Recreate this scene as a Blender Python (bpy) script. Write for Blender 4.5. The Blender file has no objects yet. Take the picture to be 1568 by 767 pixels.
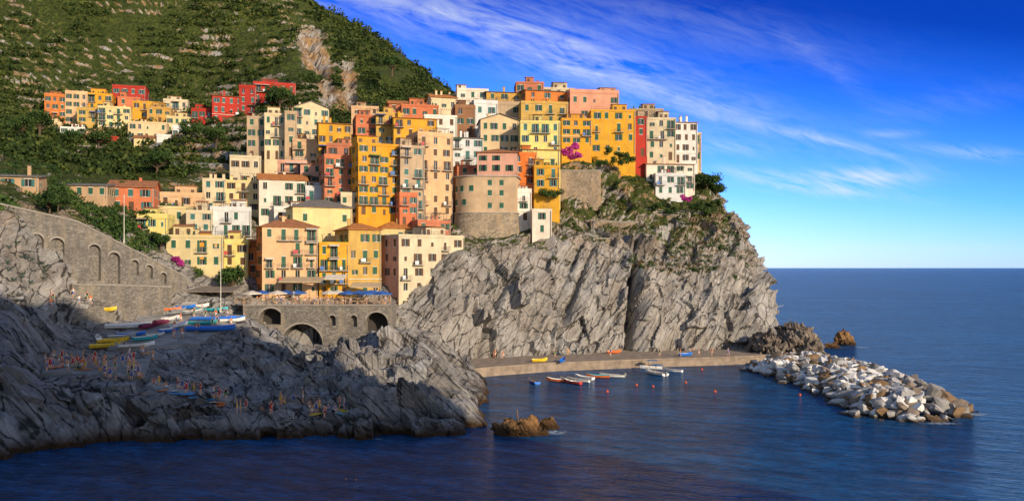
import bpy, bmesh, math, random
import numpy as np
from mathutils import Vector, Matrix
from mathutils.bvhtree import BVHTree
random.seed(7); np.random.seed(7)
R=random
F=1230.0; CX=784.0; HY=410.0; CZ=22.0
scene=bpy.context.scene
col=scene.collection
def W(px,py,Y): return ((px-CX)/F*Y, Y, CZ+(HY-py)*Y/F)

# ---------------------------------------------------------------- noise
def _h(ix,iy,iz,s):
    n=(ix*374761393+iy*668265263+iz*1442695041+s*1274126177)&0xffffffff
    n=((n^(n>>13))*1274126177)&0xffffffff
    n=n^(n>>16)
    return (n&0xffffff)/float(0xffffff)
def vn(p,s=0):
    ip=np.floor(p).astype(np.int64); f=p-ip; f=f*f*(3-2*f)
    r=0
    for dx in (0,1):
        wx=f[...,0] if dx else 1-f[...,0]
        for dy in (0,1):
            wy=f[...,1] if dy else 1-f[...,1]
            for dz in (0,1):
                wz=f[...,2] if dz else 1-f[...,2]
                r=r+wx*wy*wz*_h(ip[...,0]+dx,ip[...,1]+dy,ip[...,2]+dz,s)
    return r*2-1
def fbm(p,o=4,s=0):
    r=0;a=1.0;t=0
    for i in range(o):
        r=r+a*vn(p*(2.03**i)+i*17.3,s+i); t+=a; a*=.5
    return r/t
def ridge(p,o=3,s=0):
    r=0;a=1.0;t=0
    for i in range(o):
        r=r+a*(1-2*np.abs(vn(p*(2.1**i)+i*9.7,s+i))); t+=a; a*=.5
    return r/t
def facet(p,s=0):
    ip=np.floor(p).astype(np.int64)
    best=np.full(p.shape[:-1],1e9); val=np.zeros(p.shape[:-1])
    for dx in (-1,0,1):
        for dy in (-1,0,1):
            for dz in (-1,0,1):
                cx=ip[...,0]+dx; cy=ip[...,1]+dy; cz=ip[...,2]+dz
                ex=p[...,0]-(cx+_h(cx,cy,cz,s+1)); ey=p[...,1]-(cy+_h(cx,cy,cz,s+2)); ez=p[...,2]-(cz+_h(cx,cy,cz,s+3))
                d=ex*ex+ey*ey+ez*ez
                v=_h(cx,cy,cz,s+4)*1.2-.6+1.3*(ex*(_h(cx,cy,cz,s+5)*2-1)+ey*(_h(cx,cy,cz,s+6)*2-1)+ez*(_h(cx,cy,cz,s+7)*2-1))
                m=d<best
                best=np.where(m,d,best); val=np.where(m,v,val)
    return val

# ---------------------------------------------------------------- materials
class NT:
    def __init__(s,name):
        s.m=bpy.data.materials.new(name); s.m.use_nodes=True
        s.t=s.m.node_tree; s.b=s.t.nodes['Principled BSDF']; s.out=s.t.nodes['Material Output']
    def n(s,ty,**k):
        x=s.t.nodes.new(ty)
        for a,v in k.items(): setattr(x,a,v)
        return x
    def l(s,a,b): s.t.links.new(a,b)
def setin(t,sock,v):
    if hasattr(v,'is_output') : t.links.new(v,sock)
    else: sock.default_value=v
def math_(t,op,a,b=None,c=None,clamp=False):
    n=t.nodes.new('ShaderNodeMath'); n.operation=op; n.use_clamp=clamp
    setin(t,n.inputs[0],a)
    if b is not None: setin(t,n.inputs[1],b)
    if c is not None: setin(t,n.inputs[2],c)
    return n.outputs[0]
def mixc(t,f,a,b,mode='MIX'):
    n=t.nodes.new('ShaderNodeMix'); n.data_type='RGBA'; n.blend_type=mode; n.clamp_factor=True
    setin(t,n.inputs[0],f)
    for s,v in ((n.inputs[6],a),(n.inputs[7],b)):
        if isinstance(v,tuple): v=(v+(1,))[:4]
        setin(t,s,v)
    return n.outputs[2]
def noise(t,vec,scale,detail=5,rough=.6,dist=0):
    n=t.nodes.new('ShaderNodeTexNoise'); n.inputs['Scale'].default_value=scale; n.inputs['Detail'].default_value=detail
    n.inputs['Roughness'].default_value=rough; n.inputs['Distortion'].default_value=dist
    if vec is not None: t.links.new(vec,n.inputs['Vector'])
    return n.outputs['Fac']
def ramp(t,f,stops):
    n=t.nodes.new('ShaderNodeValToRGB'); e=n.color_ramp.elements
    while len(e)<len(stops): e.new(.5)
    for i,(p,c) in enumerate(stops):
        e[i].position=p; e[i].color=(tuple(c)+(1,))[:4] if not isinstance(c,(int,float)) else (c,c,c,1)
    t.links.new(f,n.inputs[0]); return n.outputs[0]
def mapping(t,vec,scale=(1,1,1),rot=(0,0,0),loc=(0,0,0)):
    if any(rot):
        n=t.nodes.new('ShaderNodeMapping'); n.inputs['Rotation'].default_value=rot; t.links.new(vec,n.inputs[0]); vec=n.outputs[0]
    n=t.nodes.new('ShaderNodeMapping'); n.inputs['Scale'].default_value=scale; n.inputs['Location'].default_value=loc
    t.links.new(vec,n.inputs[0]); return n.outputs[0]
def smooth_(t,v,a,b):
    n=t.nodes.new('ShaderNodeMapRange'); n.interpolation_type='SMOOTHSTEP'; setin(t,n.inputs[0],v); n.inputs[1].default_value=a; n.inputs[2].default_value=b
    return n.outputs[0]
def pos(t):
    n=t.nodes.new('ShaderNodeNewGeometry'); return n
def bump(t,h,strength,dist,bsdf):
    n=t.nodes.new('ShaderNodeBump'); n.inputs['Strength'].default_value=strength; n.inputs['Distance'].default_value=dist
    t.links.new(h,n.inputs['Height'])
    if bsdf: t.links.new(n.outputs[0],bsdf.inputs['Normal'])
    return n.outputs[0]
_mc={}
def simple(name,c,rough=.7,scale=1.5,var=.25,bmp=0.0,metal=0.0,spec=.3):
    if name in _mc: return _mc[name]
    k=NT(name); t=k.t; g=pos(t)
    f=noise(t,g.outputs['Position'],scale)
    k.l(ramp(t,f,[(.3,tuple(x*(1-var) for x in c)),(.7,tuple(min(1,x*(1+var*.6)) for x in c))]),k.b.inputs['Base Color'])
    k.b.inputs['Roughness'].default_value=rough; k.b.inputs['Metallic'].default_value=metal
    k.b.inputs['Specular IOR Level'].default_value=spec
    if bmp: bump(t,noise(t,g.outputs['Position'],scale*6),bmp,.05,k.b)
    _mc[name]=k.m; return k.m
def stucco(name,c):
    if name in _mc: return _mc[name]
    k=NT(name); t=k.t; g=pos(t); P=g.outputs['Position']
    big=noise(t,P,.35,4); st=noise(t,mapping(t,P,(1.3,1.3,.12)),1.0,6,.7)
    fine=noise(t,P,5,4)
    cc=mixc(t,ramp(t,big,[(.35,0.0),(.7,1.0)]),tuple(x*.78 for x in c),tuple(min(.9,x*1.07) for x in c))
    grey=sum(c)/3
    worn=tuple(x*.45+grey*.25 for x in c)
    cc=mixc(t,ramp(t,st,[(.49,0.0),(.74,.85)]),cc,worn)
    cc=mixc(t,ramp(t,fine,[(.3,.35),(.6,0.0)]),cc,tuple(x*.7 for x in c))
    k.l(cc,k.b.inputs['Base Color']); k.b.inputs['Roughness'].default_value=.9; k.b.inputs['Specular IOR Level'].default_value=.15
    bump(t,fine,.35,.04,k.b)
    _mc[name]=k.m; return k.m
def tile(name,c):
    if name in _mc: return _mc[name]
    k=NT(name); t=k.t; g=pos(t); P=g.outputs['Position']
    f=noise(t,P,1.2,6,.7); f2=noise(t,P,6,3)
    cc=ramp(t,f,[(.3,tuple(x*.5 for x in c)),(.5,c),(.72,tuple(min(1,x*1.35) for x in c))])
    cc=mixc(t,ramp(t,f2,[(.35,.6),(.6,0.0)]),cc,tuple(x*.45 for x in c))
    k.l(cc,k.b.inputs['Base Color']); k.b.inputs['Roughness'].default_value=.85
    tc=k.n('ShaderNodeTexCoord'); w=k.n('ShaderNodeTexWave'); w.inputs['Scale'].default_value=1.6; w.bands_direction='X'
    k.l(tc.outputs['Object'],w.inputs[0]); bump(t,w.outputs['Fac'],.7,.08,k.b)
    _mc[name]=k.m; return k.m
def stonewall(name,c,sc=1.0):
    if name in _mc: return _mc[name]
    k=NT(name); t=k.t; tc=k.n('ShaderNodeNewGeometry'); P=mapping(t,tc.outputs['Position'],(1.0*sc,1.0*sc,1.7*sc))
    v=k.n('ShaderNodeTexVoronoi'); v.inputs['Scale'].default_value=1.9; k.l(P,v.inputs[0])
    v2=k.n('ShaderNodeTexVoronoi'); v2.feature='DISTANCE_TO_EDGE'; v2.inputs['Scale'].default_value=1.9; k.l(P,v2.inputs[0])
    cell=ramp(t,v.outputs['Color'],[(.1,tuple(x*.6 for x in c)),(.9,tuple(x*1.25 for x in c))])
    edge=ramp(t,v2.outputs['Distance'],[(0.0,1.0),(.08,0.0)])
    cc=mixc(t,edge,cell,tuple(x*.38 for x in c))
    cc=mixc(t,ramp(t,noise(t,tc.outputs['Position'],.3,5),[(.45,0.0),(.7,.7)]),cc,tuple(x*.45 for x in c))
    cc=mixc(t,ramp(t,noise(t,mapping(t,tc.outputs['Position'],(.5,.5,.12)),1,5),[(.5,0.0),(.7,.6)]),cc,(c[0]*1.5,c[1]*1.35,c[2]*1.1))
    k.l(cc,k.b.inputs['Base Color']); k.b.inputs['Roughness'].default_value=.95
    bump(t,v2.outputs['Distance'],.6,.15,k.b)
    _mc[name]=k.m; return k.m
def rockmat(name,lo,mid,hi,warm,strata_rot,green=True,warmz=(25,45),wbase=.15,hillz=None):
    k=NT(name); t=k.t; g=pos(t); P=g.outputs['Position']
    sp=k.n('ShaderNodeSeparateXYZ'); k.l(P,sp.inputs[0])
    s1=noise(t,mapping(t,P,(.50,.22,.055),strata_rot),1.0,9,.66,.7)
    s2=noise(t,mapping(t,P,(2.4,1.0,.22),strata_rot),1.0,7,.7,.4)
    s3=noise(t,P,.10,5,.6)
    s4=noise(t,P,1.3,7,.75)
    m=math_(t,'ADD',math_(t,'ADD',math_(t,'MULTIPLY',s1,.45),math_(t,'MULTIPLY',s2,.35)),math_(t,'MULTIPLY',s4,.2))
    cc=ramp(t,m,[(.36,lo),(.455,mid),(.58,hi)])
    cc=mixc(t,ramp(t,s3,[(.38,.5),(.6,0.0)]),cc,mixc(t,1.0,cc,(.58,.54,.51),'MULTIPLY'))
    wz=k.n('ShaderNodeMapRange'); k.l(sp.outputs[2],wz.inputs[0]); wz.inputs[1].default_value=warmz[0]; wz.inputs[2].default_value=warmz[1]
    wf=math_(t,'MULTIPLY',ramp(t,noise(t,P,.16,5,.65),[(.38,0.0),(.58,1.0)]),math_(t,'ADD',math_(t,'MULTIPLY',wz.outputs[0],.85),wbase),clamp=True)
    wc=ramp(t,m,[(.36,tuple(x*.40 for x in warm)),(.5,warm),(.62,tuple(x*1.35 for x in warm))])
    cc=mixc(t,wf,cc,wc)
    v=k.n('ShaderNodeTexVoronoi'); v.feature='DISTANCE_TO_EDGE'; v.inputs['Scale'].default_value=1.0
    k.l(mapping(t,P,(.42,.28,.06),strata_rot),v.inputs[0])
    cr=ramp(t,math_(t,'ADD',v.outputs['Distance'],math_(t,'MULTIPLY',math_(t,'SUBTRACT',s2,.5),.25)),[(0.0,.85),(.035,0.0)])
    cc=mixc(t,cr,cc,tuple(x*.35 for x in lo))
    if green:
        at=k.n('ShaderNodeAttribute'); at.attribute_name='veg'
        nf=noise(t,P,.22,6,.7); nn=noise(t,P,.9,5,.7)
        vf=math_(t,'ADD',at.outputs['Fac'],math_(t,'MULTIPLY',math_(t,'SUBTRACT',math_(t,'ADD',math_(t,'MULTIPLY',nf,.6),math_(t,'MULTIPLY',nn,.4)),.5),2.6))
        nz=k.n('ShaderNodeSeparateXYZ'); k.l(g.outputs['Normal'],nz.inputs[0])
        vf=math_(t,'ADD',vf,math_(t,'MULTIPLY',math_(t,'SUBTRACT',nz.outputs[2],.6),.5))
        vf=ramp(t,vf,[(.42,0.0),(.56,1.0)])
        gc=ramp(t,nn,[(.25,(.010,.018,.005)),(.45,(.032,.050,.010)),(.62,(.085,.10,.018)),(.78,(.20,.15,.05))])
        cc=mixc(t,vf,cc,gc)
    wet=k.n('ShaderNodeMapRange'); k.l(math_(t,'ADD',sp.outputs[2],math_(t,'MULTIPLY',s4,-1.8)),wet.inputs[0]); wet.inputs[1].default_value=-.5; wet.inputs[2].default_value=.9; wet.inputs[3].default_value=1; wet.inputs[4].default_value=0
    cc=mixc(t,wet.outputs[0],cc,(.06,.033,.016))
    k.l(cc,k.b.inputs['Base Color']); k.b.inputs['Roughness'].default_value=.9; k.b.inputs['Specular IOR Level'].default_value=.2
    hh=math_(t,'ADD',math_(t,'ADD',math_(t,'MULTIPLY',s1,1.0),math_(t,'MULTIPLY',s2,.5)),math_(t,'MULTIPLY',noise(t,P,2.2,6,.75),.4))
    hh=math_(t,'SUBTRACT',hh,math_(t,'MULTIPLY',cr,.4))
    bump(t,hh,.9,1.0,k.b)
    return k.m
def leafmat(name,lo,mid,hi,sc=.5):
    if name in _mc: return _mc[name]
    k=NT(name); t=k.t; g=pos(t)
    at=k.n('ShaderNodeAttribute'); at.attribute_name='tone'
    f=math_(t,'ADD',math_(t,'MULTIPLY',noise(t,g.outputs['Position'],sc,3),.5),math_(t,'MULTIPLY',at.outputs['Fac'],.5))
    k.l(ramp(t,f,[(.25,lo),(.5,mid),(.75,hi)]),k.b.inputs['Base Color'])
    k.b.inputs['Roughness'].default_value=.75; k.b.inputs['Specular IOR Level'].default_value=.2
    _mc[name]=k.m; return k.m

# ---------------------------------------------------------------- mesh builder
class MB:
    def __init__(s): s.v=[]; s.f=[]; s.m=[]
    def quad(s,a,b,c,d,m=0):
        i=len(s.v); s.v+= [a,b,c,d]; s.f.append((i,i+1,i+2,i+3)); s.m.append(m)
    def tri(s,a,b,c,m=0):
        i=len(s.v); s.v+=[a,b,c]; s.f.append((i,i+1,i+2)); s.m.append(m)
    def poly(s,pts,m=0):
        i=len(s.v); s.v+=list(pts); s.f.append(tuple(range(i,i+len(pts)))); s.m.append(m)
    def box(s,x0,x1,y0,y1,z0,z1,m=0,rz=0,c=None):
        P=[(x0,y0,z0),(x1,y0,z0),(x1,y1,z0),(x0,y1,z0),(x0,y0,z1),(x1,y0,z1),(x1,y1,z1),(x0,y1,z1)]
        if rz or c:
            ca,sa=math.cos(rz),math.sin(rz); c=c or (0,0,0)
            P=[(c[0]+x*ca-y*sa,c[1]+x*sa+y*ca,c[2]+z) for x,y,z in P]
        i=len(s.v); s.v+=P
        for q in ((0,3,2,1),(4,5,6,7),(0,1,5,4),(1,2,6,5),(2,3,7,6),(3,0,4,7)):
            s.f.append(tuple(i+k for k in q)); s.m.append(m)
    def tube(s,a,b,r,n=6,m=0,r2=None):
        a=Vector(a); b=Vector(b); d=(b-a); 
        if d.length<1e-6: return
        d.normalize(); u=d.orthogonal().normalized(); w=d.cross(u); r2=r if r2 is None else r2
        i=len(s.v)
        for k in range(n):
            an=2*math.pi*k/n; o=u*math.cos(an)+w*math.sin(an)
            s.v.append(tuple(a+o*r)); s.v.append(tuple(b+o*r2))
        for k in range(n):
            j=(k+1)%n; s.f.append((i+2*k,i+2*j,i+2*j+1,i+2*k+1)); s.m.append(m)
        s.f.append(tuple(i+2*k for k in range(n))[::-1]); s.m.append(m)
        s.f.append(tuple(i+2*k+1 for k in range(n))); s.m.append(m)
    def mesh(s,name,mats,smooth=False):
        me=bpy.data.meshes.new(name); me.from_pydata([tuple(v) for v in s.v],[],s.f)
        for m in mats: me.materials.append(m)
        me.polygons.foreach_set('material_index',s.m)
        if smooth: me.polygons.foreach_set('use_smooth',[True]*len(s.f))
        me.update(); return me
    def obj(s,name,mats,parent=None,loc=None,rz=0,smooth=False):
        if not s.f: return None
        o=bpy.data.objects.new(name,s.mesh(name,mats,smooth)); col.objects.link(o)
        if parent: o.parent=parent
        if loc: o.location=loc
        if rz: o.rotation_euler=(0,0,rz)
        return o
def nobj(name,V,Fa,mats,smooth=False,attrs=None,midx=None):
    V=np.asarray(V,dtype=np.float32); Fa=np.asarray(Fa,dtype=np.int32); k=Fa.shape[1]
    me=bpy.data.meshes.new(name)
    me.vertices.add(len(V)); me.vertices.foreach_set('co',V.ravel())
    me.loops.add(Fa.size); me.loops.foreach_set('vertex_index',Fa.ravel())
    me.polygons.add(len(Fa)); me.polygons.foreach_set('loop_start',np.arange(0,Fa.size,k,dtype=np.int32))
    for m in mats: me.materials.append(m)
    if midx is not None: me.polygons.foreach_set('material_index',np.asarray(midx,dtype=np.int32))
    me.update(calc_edges=True)
    if isinstance(smooth,np.ndarray): me.polygons.foreach_set('use_smooth',smooth)
    else: me.polygons.foreach_set('use_smooth',np.full(len(Fa),bool(smooth)))
    for a,(dom,arr) in (attrs or {}).items():
        at=me.attributes.new(a,'FLOAT',dom); at.data.foreach_set('value',np.asarray(arr,dtype=np.float32))
    o=bpy.data.objects.new(name,me); col.objects.link(o); return o

# ---------------------------------------------------------------- terrain
def sheet(cols,rows,step=2.6,smooth=3):
    C=np.array(cols,dtype=float)
    K=C.shape[1]
    parts=[]; kk=[]
    for k in range(K-1):
        n=rows[k]; t=np.linspace(0,1,n,endpoint=False)
        parts.append(C[:,k:k+1]*(1-t)[None,:,None]+C[:,k+1:k+2]*t[None,:,None]); kk.append(k+t)
    parts.append(C[:,-1:]); kk.append(np.array([K-1.0]))
    A=np.concatenate(parts,1); kk=np.concatenate(kk)
    out=[]; 
    for i in range(len(C)-1):
        d=np.median(np.hypot(C[i+1,:6,0]/C[i+1,:6,1]-C[i,:6,0]/C[i,:6,1],0))*F
        n=max(3,int(d/step)); t=np.linspace(0,1,n,endpoint=False)
        out.append(A[i][None]*(1-t)[:,None,None]+A[i+1][None]*t[:,None,None])
    out.append(A[-1:]); G=np.concatenate(out,0)
    for _ in range(smooth):
        G[1:-1]=(G[:-2]+2*G[1:-1]+G[2:])/4
        G[:,1:-1]=(G[:,:-2]+2*G[:,1:-1]+G[:,2:])/4
    return G,kk
def normals(P):
    du=np.gradient(P,axis=0); dv=np.gradient(P,axis=1)
    n=np.cross(du,dv); n/=np.linalg.norm(n,axis=-1,keepdims=True)+1e-9
    return n
def gridfaces(nu,nv):
    i=np.arange(nu-1)[:,None]*nv+np.arange(nv-1)[None]
    return np.stack([i,i+nv,i+nv+1,i+1],-1).reshape(-1,4)

def col9(pts,veg,amp):
    p0=W(*pts[0]); d=Vector((p0[0],p0[1])).normalized()*6
    o=[(p0[0]-d.x,p0[1]-d.y,-4,veg[0],amp[0])]
    for p,v,a in zip(pts,veg,amp):
        x,y,z=W(*p); o.append((x,y,z,v,a))
    return o
LV=[0,.35,.6,.65,.9,1,1,1]; LA=[.8,.3,.3,.3,.5,.6,1,1]
VV=[0,.1,.3,.4,.5,.8,1,1]; VA=[.5,.15,.1,.2,.3,.5,1,1]
HV=[0,0,.2,.65,.6,.6,.8,.8]; HA=[.8,1.1,.9,.8,.4,.3,1,1]
main=[
 col9([(-350,500,118),(-350,325,128),(-350,300,136),(-350,262,158),(-350,190,270),(-350,90,340),(-350,-280,470),(-350,-200,650)],LV,LA),
 col9([(0,470,125),(0,325,134),(0,296,142),(0,264,162),(0,195,275),(0,100,340),(0,-230,470),(0,-150,650)],LV,LA),
 col9([(100,470,142),(100,345,149),(100,314,158),(100,285,174),(100,220,278),(100,120,340),(100,-200,470),(100,-120,650)],LV,LA),
 col9([(200,470,156),(200,390,161),(200,350,172),(200,306,192),(210,222,282),(200,130,345),(200,-160,460),(200,-80,650)],LV,LA),
 col9([(300,465,164),(300,440,170),(300,385,184),(300,302,212),(300,210,285),(300,130,350),(300,-120,450),(300,-60,650)],VV,VA),
 col9([(400,467,166),(400,456,180),(400,392,192),(400,305,218),(400,205,268),(400,130,340),(400,-60,440),(400,-30,650)],VV,VA),
 col9([(500,467,167),(500,456,182),(500,392,194),(500,300,218),(490,200,262),(480,125,330),(495,12,440),(480,40,620)],VV,VA),
 col9([(560,468,167),(560,457,183),(560,395,196),(560,305,216),(560,210,245),(555,158,320),(560,47,425),(540,60,600)],VV,VA),
 col9([(625,535,168),(628,480,180),(645,400,192),(650,310,214),(650,210,242),(645,170,300),(640,98,420),(620,110,600)],[0,0,.1,.4,.5,.8,1,1],[.4,.5,.5,.3,.3,.5,1,1]),
 col9([(695,553,174),(700,460,180),(706,392,188),(700,345,212),(700,220,238),(700,187,262),(690,142,400),(670,155,600)],HV,[.5,.7,.6,.4,.4,.4,1,1]),
 col9([(780,545,182),(780,450,188),(780,384,196),(780,362,208),(780,220,238),(780,180,255),(780,200,400),(780,230,600)],HV,[.8,1.1,.5,.3,.3,.3,1,1]),
 col9([(870,541,190),(870,450,196),(880,384,202),(870,320,217),(880,238,231),(870,190,255),(870,250,400),(870,330,600)],HV,HA),
 col9([(960,540,193),(965,450,200),(965,397,205),(965,330,220),(960,248,234),(950,205,255),(950,270,380),(950,350,550)],HV,HA),
 col9([(1040,538,196),(1040,470,200),(1050,405,208),(1050,330,222),(1050,303,230),(1045,252,250),(1030,300,340),(1020,380,500)],HV,HA),
 col9([(1120,538,198),(1120,470,203),(1110,400,212),(1090,338,224),(1085,290,235),(1075,268,250),(1070,300,340),(1060,380,500)],[0,0,.3,.6,.6,.6,.8,.8],HA),
 col9([(1172,543,200),(1165,470,207),(1148,388,218),(1112,330,230),(1095,290,240),(1082,276,255),(1075,310,340),(1065,390,500)],[0,0,.25,.5,.6,.6,.8,.8],HA),
 col9([(1196,541,205),(1180,460,215),(1160,388,225),(1122,333,238),(1101,295,250),(1086,284,262),(1075,330,350),(1065,400,500)],[0,0,.1,.4,.6,.6,.8,.8],HA),
 col9([(1190,520,240),(1172,460,245),(1150,393,255),(1117,338,265),(1096,300,270),(1083,290,280),(1070,340,360),(1065,405,480)],[0,0,.1,.3,.6,.6,.8,.8],HA),
 col9([(1120,478,400),(1120,470,410),(1110,465,420),(1100,460,430),(1090,458,440),(1080,456,450),(1070,450,460),(1065,440,480)],[0]*8,[.3]*8),
]
G,kk=sheet(main,[4,100,72,55,60,60,100,8],2.4,3)
P=G[...,:3].copy(); veg=G[...,3].copy(); amp=G[...,4]
N=normals(P)
if N[...,1].mean()>0: N=-N
tx=P[...,0]/P[...,1]; K2=np.broadcast_to(kk[None],tx.shape)
def strat(P,ang,sx,sy,sz):
    ca,sa=math.cos(ang),math.sin(ang)
    a=P[...,0]*ca-P[...,2]*sa; b=P[...,0]*sa+P[...,2]*ca
    return np.stack([a/sx,P[...,1]/sy,b/sz],-1)
ang=math.radians(32)
warp=np.stack([vn(P/6,80),vn(P/6,81),vn(P/6,82)],-1)*.35
wr2=np.stack([vn(P/3,83),vn(P/3,84),vn(P/3,85)],-1)*.25
d=facet(strat(P,ang,7.0,10.,30.)+warp,11)*2.3+facet(strat(P,ang,1.9,4,16.)+wr2,31)*.55+ridge(strat(P,ang,3.5,8.,26.)+warp,4,66)*.75+fbm(P/9,4,5)*1.3+fbm(P/2.0,3,15)*.35
d-= 5.5*np.exp(-((tx-.1475-(P[...,2]-12)*.0004+.002*vn(P/5,19))/.004)**2)*(K2<3.4)
d-= 3.0*np.exp(-((tx+.02-(P[...,2]-12)*.0022)/.004)**2)*(K2<3.2)
d-= 2.2*np.exp(-((tx-.07-(P[...,2]-12)*.0020)/.003)**2)*(K2<3.2)
d+= 2.0*np.exp(-((tx-.168)/.012)**2)*(K2<3.0)
hill=np.clip((K2-4.8),0,1)
d=d*amp*(1-hill)+hill*(fbm(P/45,4,9)*9+fbm(P/9,4,3)*2.0)*np.clip((K2-4.8),0,1)*np.clip((7.2-K2)*1.0,.35,1)
fade=np.clip(K2*1.5,0.2,1)
P=P+N*(d*fade)[...,None]
pxg=tx*F+CX; pyg=HY-(P[...,2]-CZ)/P[...,1]*F
gw=19+12*vn(P/20,77)+6*vn(P/6,79)
gl=np.exp(-(((pxg-(466+(pyg-40)*.42+14*vn(P/14,78)))/gw)**2))*np.clip((K2-5.2)*2,0,1)*(pyg<165)*np.clip((pyg-28)/25,0,1)
gl2=np.exp(-(((pxg-532-(pyg-100)*.1+5*vn(P/8,71))/10)**2))*np.clip((K2-5.2)*2,0,1)*(pyg<175)*np.clip((pyg-80)/20,0,1)
P-=N*((gl*8+gl2*6)*(.5+.8*ridge(P/np.array([5,5,14]),3,4)))[...,None]
veg-=np.clip(gl*1.2+gl2*1.1,0,1.2)
tw=np.clip((K2-4.3)*3,0,1)*np.clip((7.3-K2)*3,0,1)*np.clip((-.17-tx)*6,0,1)*(1-np.clip(gl*2,0,1))
h=4.6; zz=P[...,2]+fbm(P/40,2,8)*3; fr=zz/h-np.floor(zz/h)
st=np.clip((fr-.72)/.28,0,1)-fr
P[...,2]+=tw*st*h*.85
veg=veg-((fr>.77)*tw*(.3+.7*(vn(P/18,6)>.05)))*.62
nu,nv=P.shape[:2]
FA=gridfaces(nu,nv)
terr_mat=rockmat('headland_rock_and_scrub',(.085,.078,.072),(.29,.28,.268),(.50,.488,.47),(.30,.185,.09),(0,math.radians(-32),0),True,(22,44))
hk=(K2>4.2).reshape(-1)[FA[:,0]]
terrain=nobj('hillside_terrain',P.reshape(-1,3),FA,[terr_mat],smooth=(hk),attrs={'veg':('POINT',veg.ravel())})
MAINP,MAINV,MAINK=P,veg,K2

def Z0(px,py): return (px,py,CZ*F/(py-HY))
def col6(pts,amp):
    p0=W(*pts[0]); dd=Vector((p0[0],p0[1])).normalized()*5
    o=[(p0[0]-dd.x,p0[1]-dd.y,-4,0,amp[0])]
    for p,a in zip(pts,amp):
        x,y,z=W(*p); o.append((x,y,z,0,a))
    x,y,z=W(*pts[-1]); o.append((x*1.06,y*1.06,z-3,0,.3))
    return o
fa=[.7,1,.8,.6,.5]
fg=[
 col6([Z0(-300,740),(-300,620,88),(-300,560,98),(-300,480,112),(-300,430,125)],fa),
 col6([Z0(-60,712),(-60,600,96),(-60,545,104),(-60,485,114),(-50,440,126)],fa),
 col6([Z0(10,700),(10,610,99),(15,560,106),(15,500,117),(20,462,132)],fa),
 col6([Z0(60,688),(60,615,103),(60,578,110),(60,556,122),(70,480,140)],[.7,.9,.5,.25,.5]),
 col6([Z0(110,680),(105,612,106),(105,575,114),(100,556,126),(110,488,146)],[.7,.9,.35,.15,.3]),
 col6([Z0(200,673),(200,618,107),(205,582,117),(205,552,130),(210,488,155)],[.7,.9,.35,.15,.06]),
 col6([Z0(300,673),(300,625,107),(300,598,117),(300,535,138),(300,478,160)],[.7,.8,.4,.35,.06]),
 col6([Z0(380,671),(380,640,106),(375,612,115),(380,540,138),(380,482,160)],[.6,.6,.4,.7,.12]),
 col6([Z0(450,668),(450,640,107),(450,615,115),(460,560,134),(460,530,158)],[.6,.6,.4,1.0,.3]),
 col6([Z0(520,669),(520,632,109),(520,602,119),(525,550,138),(530,525,160)],[.7,.8,.6,1.1,.4]),
 col6([Z0(600,668),(600,612,113),(605,582,125),(605,520,148),(605,500,166)],[.8,1,.8,1.0,.5]),
 col6([Z0(660,666),(660,608,115),(665,582,128),(665,535,152),(660,520,172)],[.8,1,.8,.9,.5]),
 col6([Z0(705,664),(705,622,116),(705,615,129),(705,562,153),(700,548,175)],[.8,.8,.4,.7,.4]),
 col6([Z0(738,657),(736,646,115),(733,634,121),(738,590,146),(735,580,160)],[.5,.5,.2,.6,.3]),
 col6([(750,668,110),(750,660,114),(748,645,124),(752,612,140),(752,596,156)],[.2]*5),
]
G,kk2=sheet(fg,[4,66,58,62,60,6],2.1,2)
P=G[...,:3].copy(); amp=G[...,4]; N=normals(P)
if N[...,2].mean()<0: N=-N
K2=np.broadcast_to(kk2[None],P.shape[:2])
a2=math.radians(-42)
warp=np.stack([vn(P/4,80),vn(P/4,81),vn(P/4,82)],-1)*.35
d=facet(strat(P,a2,4.0,6.,14.)+warp,51)*2.2+facet(strat(P,a2,1.3,2.4,5.5)+warp,71)*.6+ridge(strat(P,a2,2.2,5.,10.)+warp,4,61)*.7+fbm(P/7,4,5)*1.1+fbm(P/1.2,2,25)*.15
P=P+N*(d*amp*np.clip(K2,.3,1))[...,None]
fg_mat=rockmat('coastal_rock',(.05,.05,.055),(.22,.222,.23),(.44,.445,.46),(.22,.15,.09),(0,math.radians(42),0),False,warmz=(60,90),wbase=.28)
FA2=gridfaces(*P.shape[:2])
fgo=nobj('coastal_rocks',P.reshape(-1,3),FA2,[fg_mat],smooth=False)
FGP=P
allv=np.concatenate([MAINP.reshape(-1,3),FGP.reshape(-1,3)]); nm=MAINP.shape[0]*MAINP.shape[1]
allf=np.concatenate([FA,FA2+nm])
BV=BVHTree.FromPolygons([tuple(v) for v in allv.tolist()],allf.tolist())
def survey(px,py):
    dr=Vector(((px-CX)/F,1,(HY-py)/F)).normalized()
    h,n,i,dist=BV.ray_cast(Vector((0,0,CZ)),dr)
    t0=None
    if dr.z<0: t0=CZ/-dr.z
    if h is None or (t0 and dist>t0):
        return Vector((0,0,CZ))+dr*t0 if t0 else None
    return h
def ground(x,y,top=200):
    h,n,i,dist=BV.ray_cast(Vector((x,y,top)),Vector((0,0,-1)))
    return h.z if h else -3

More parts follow.
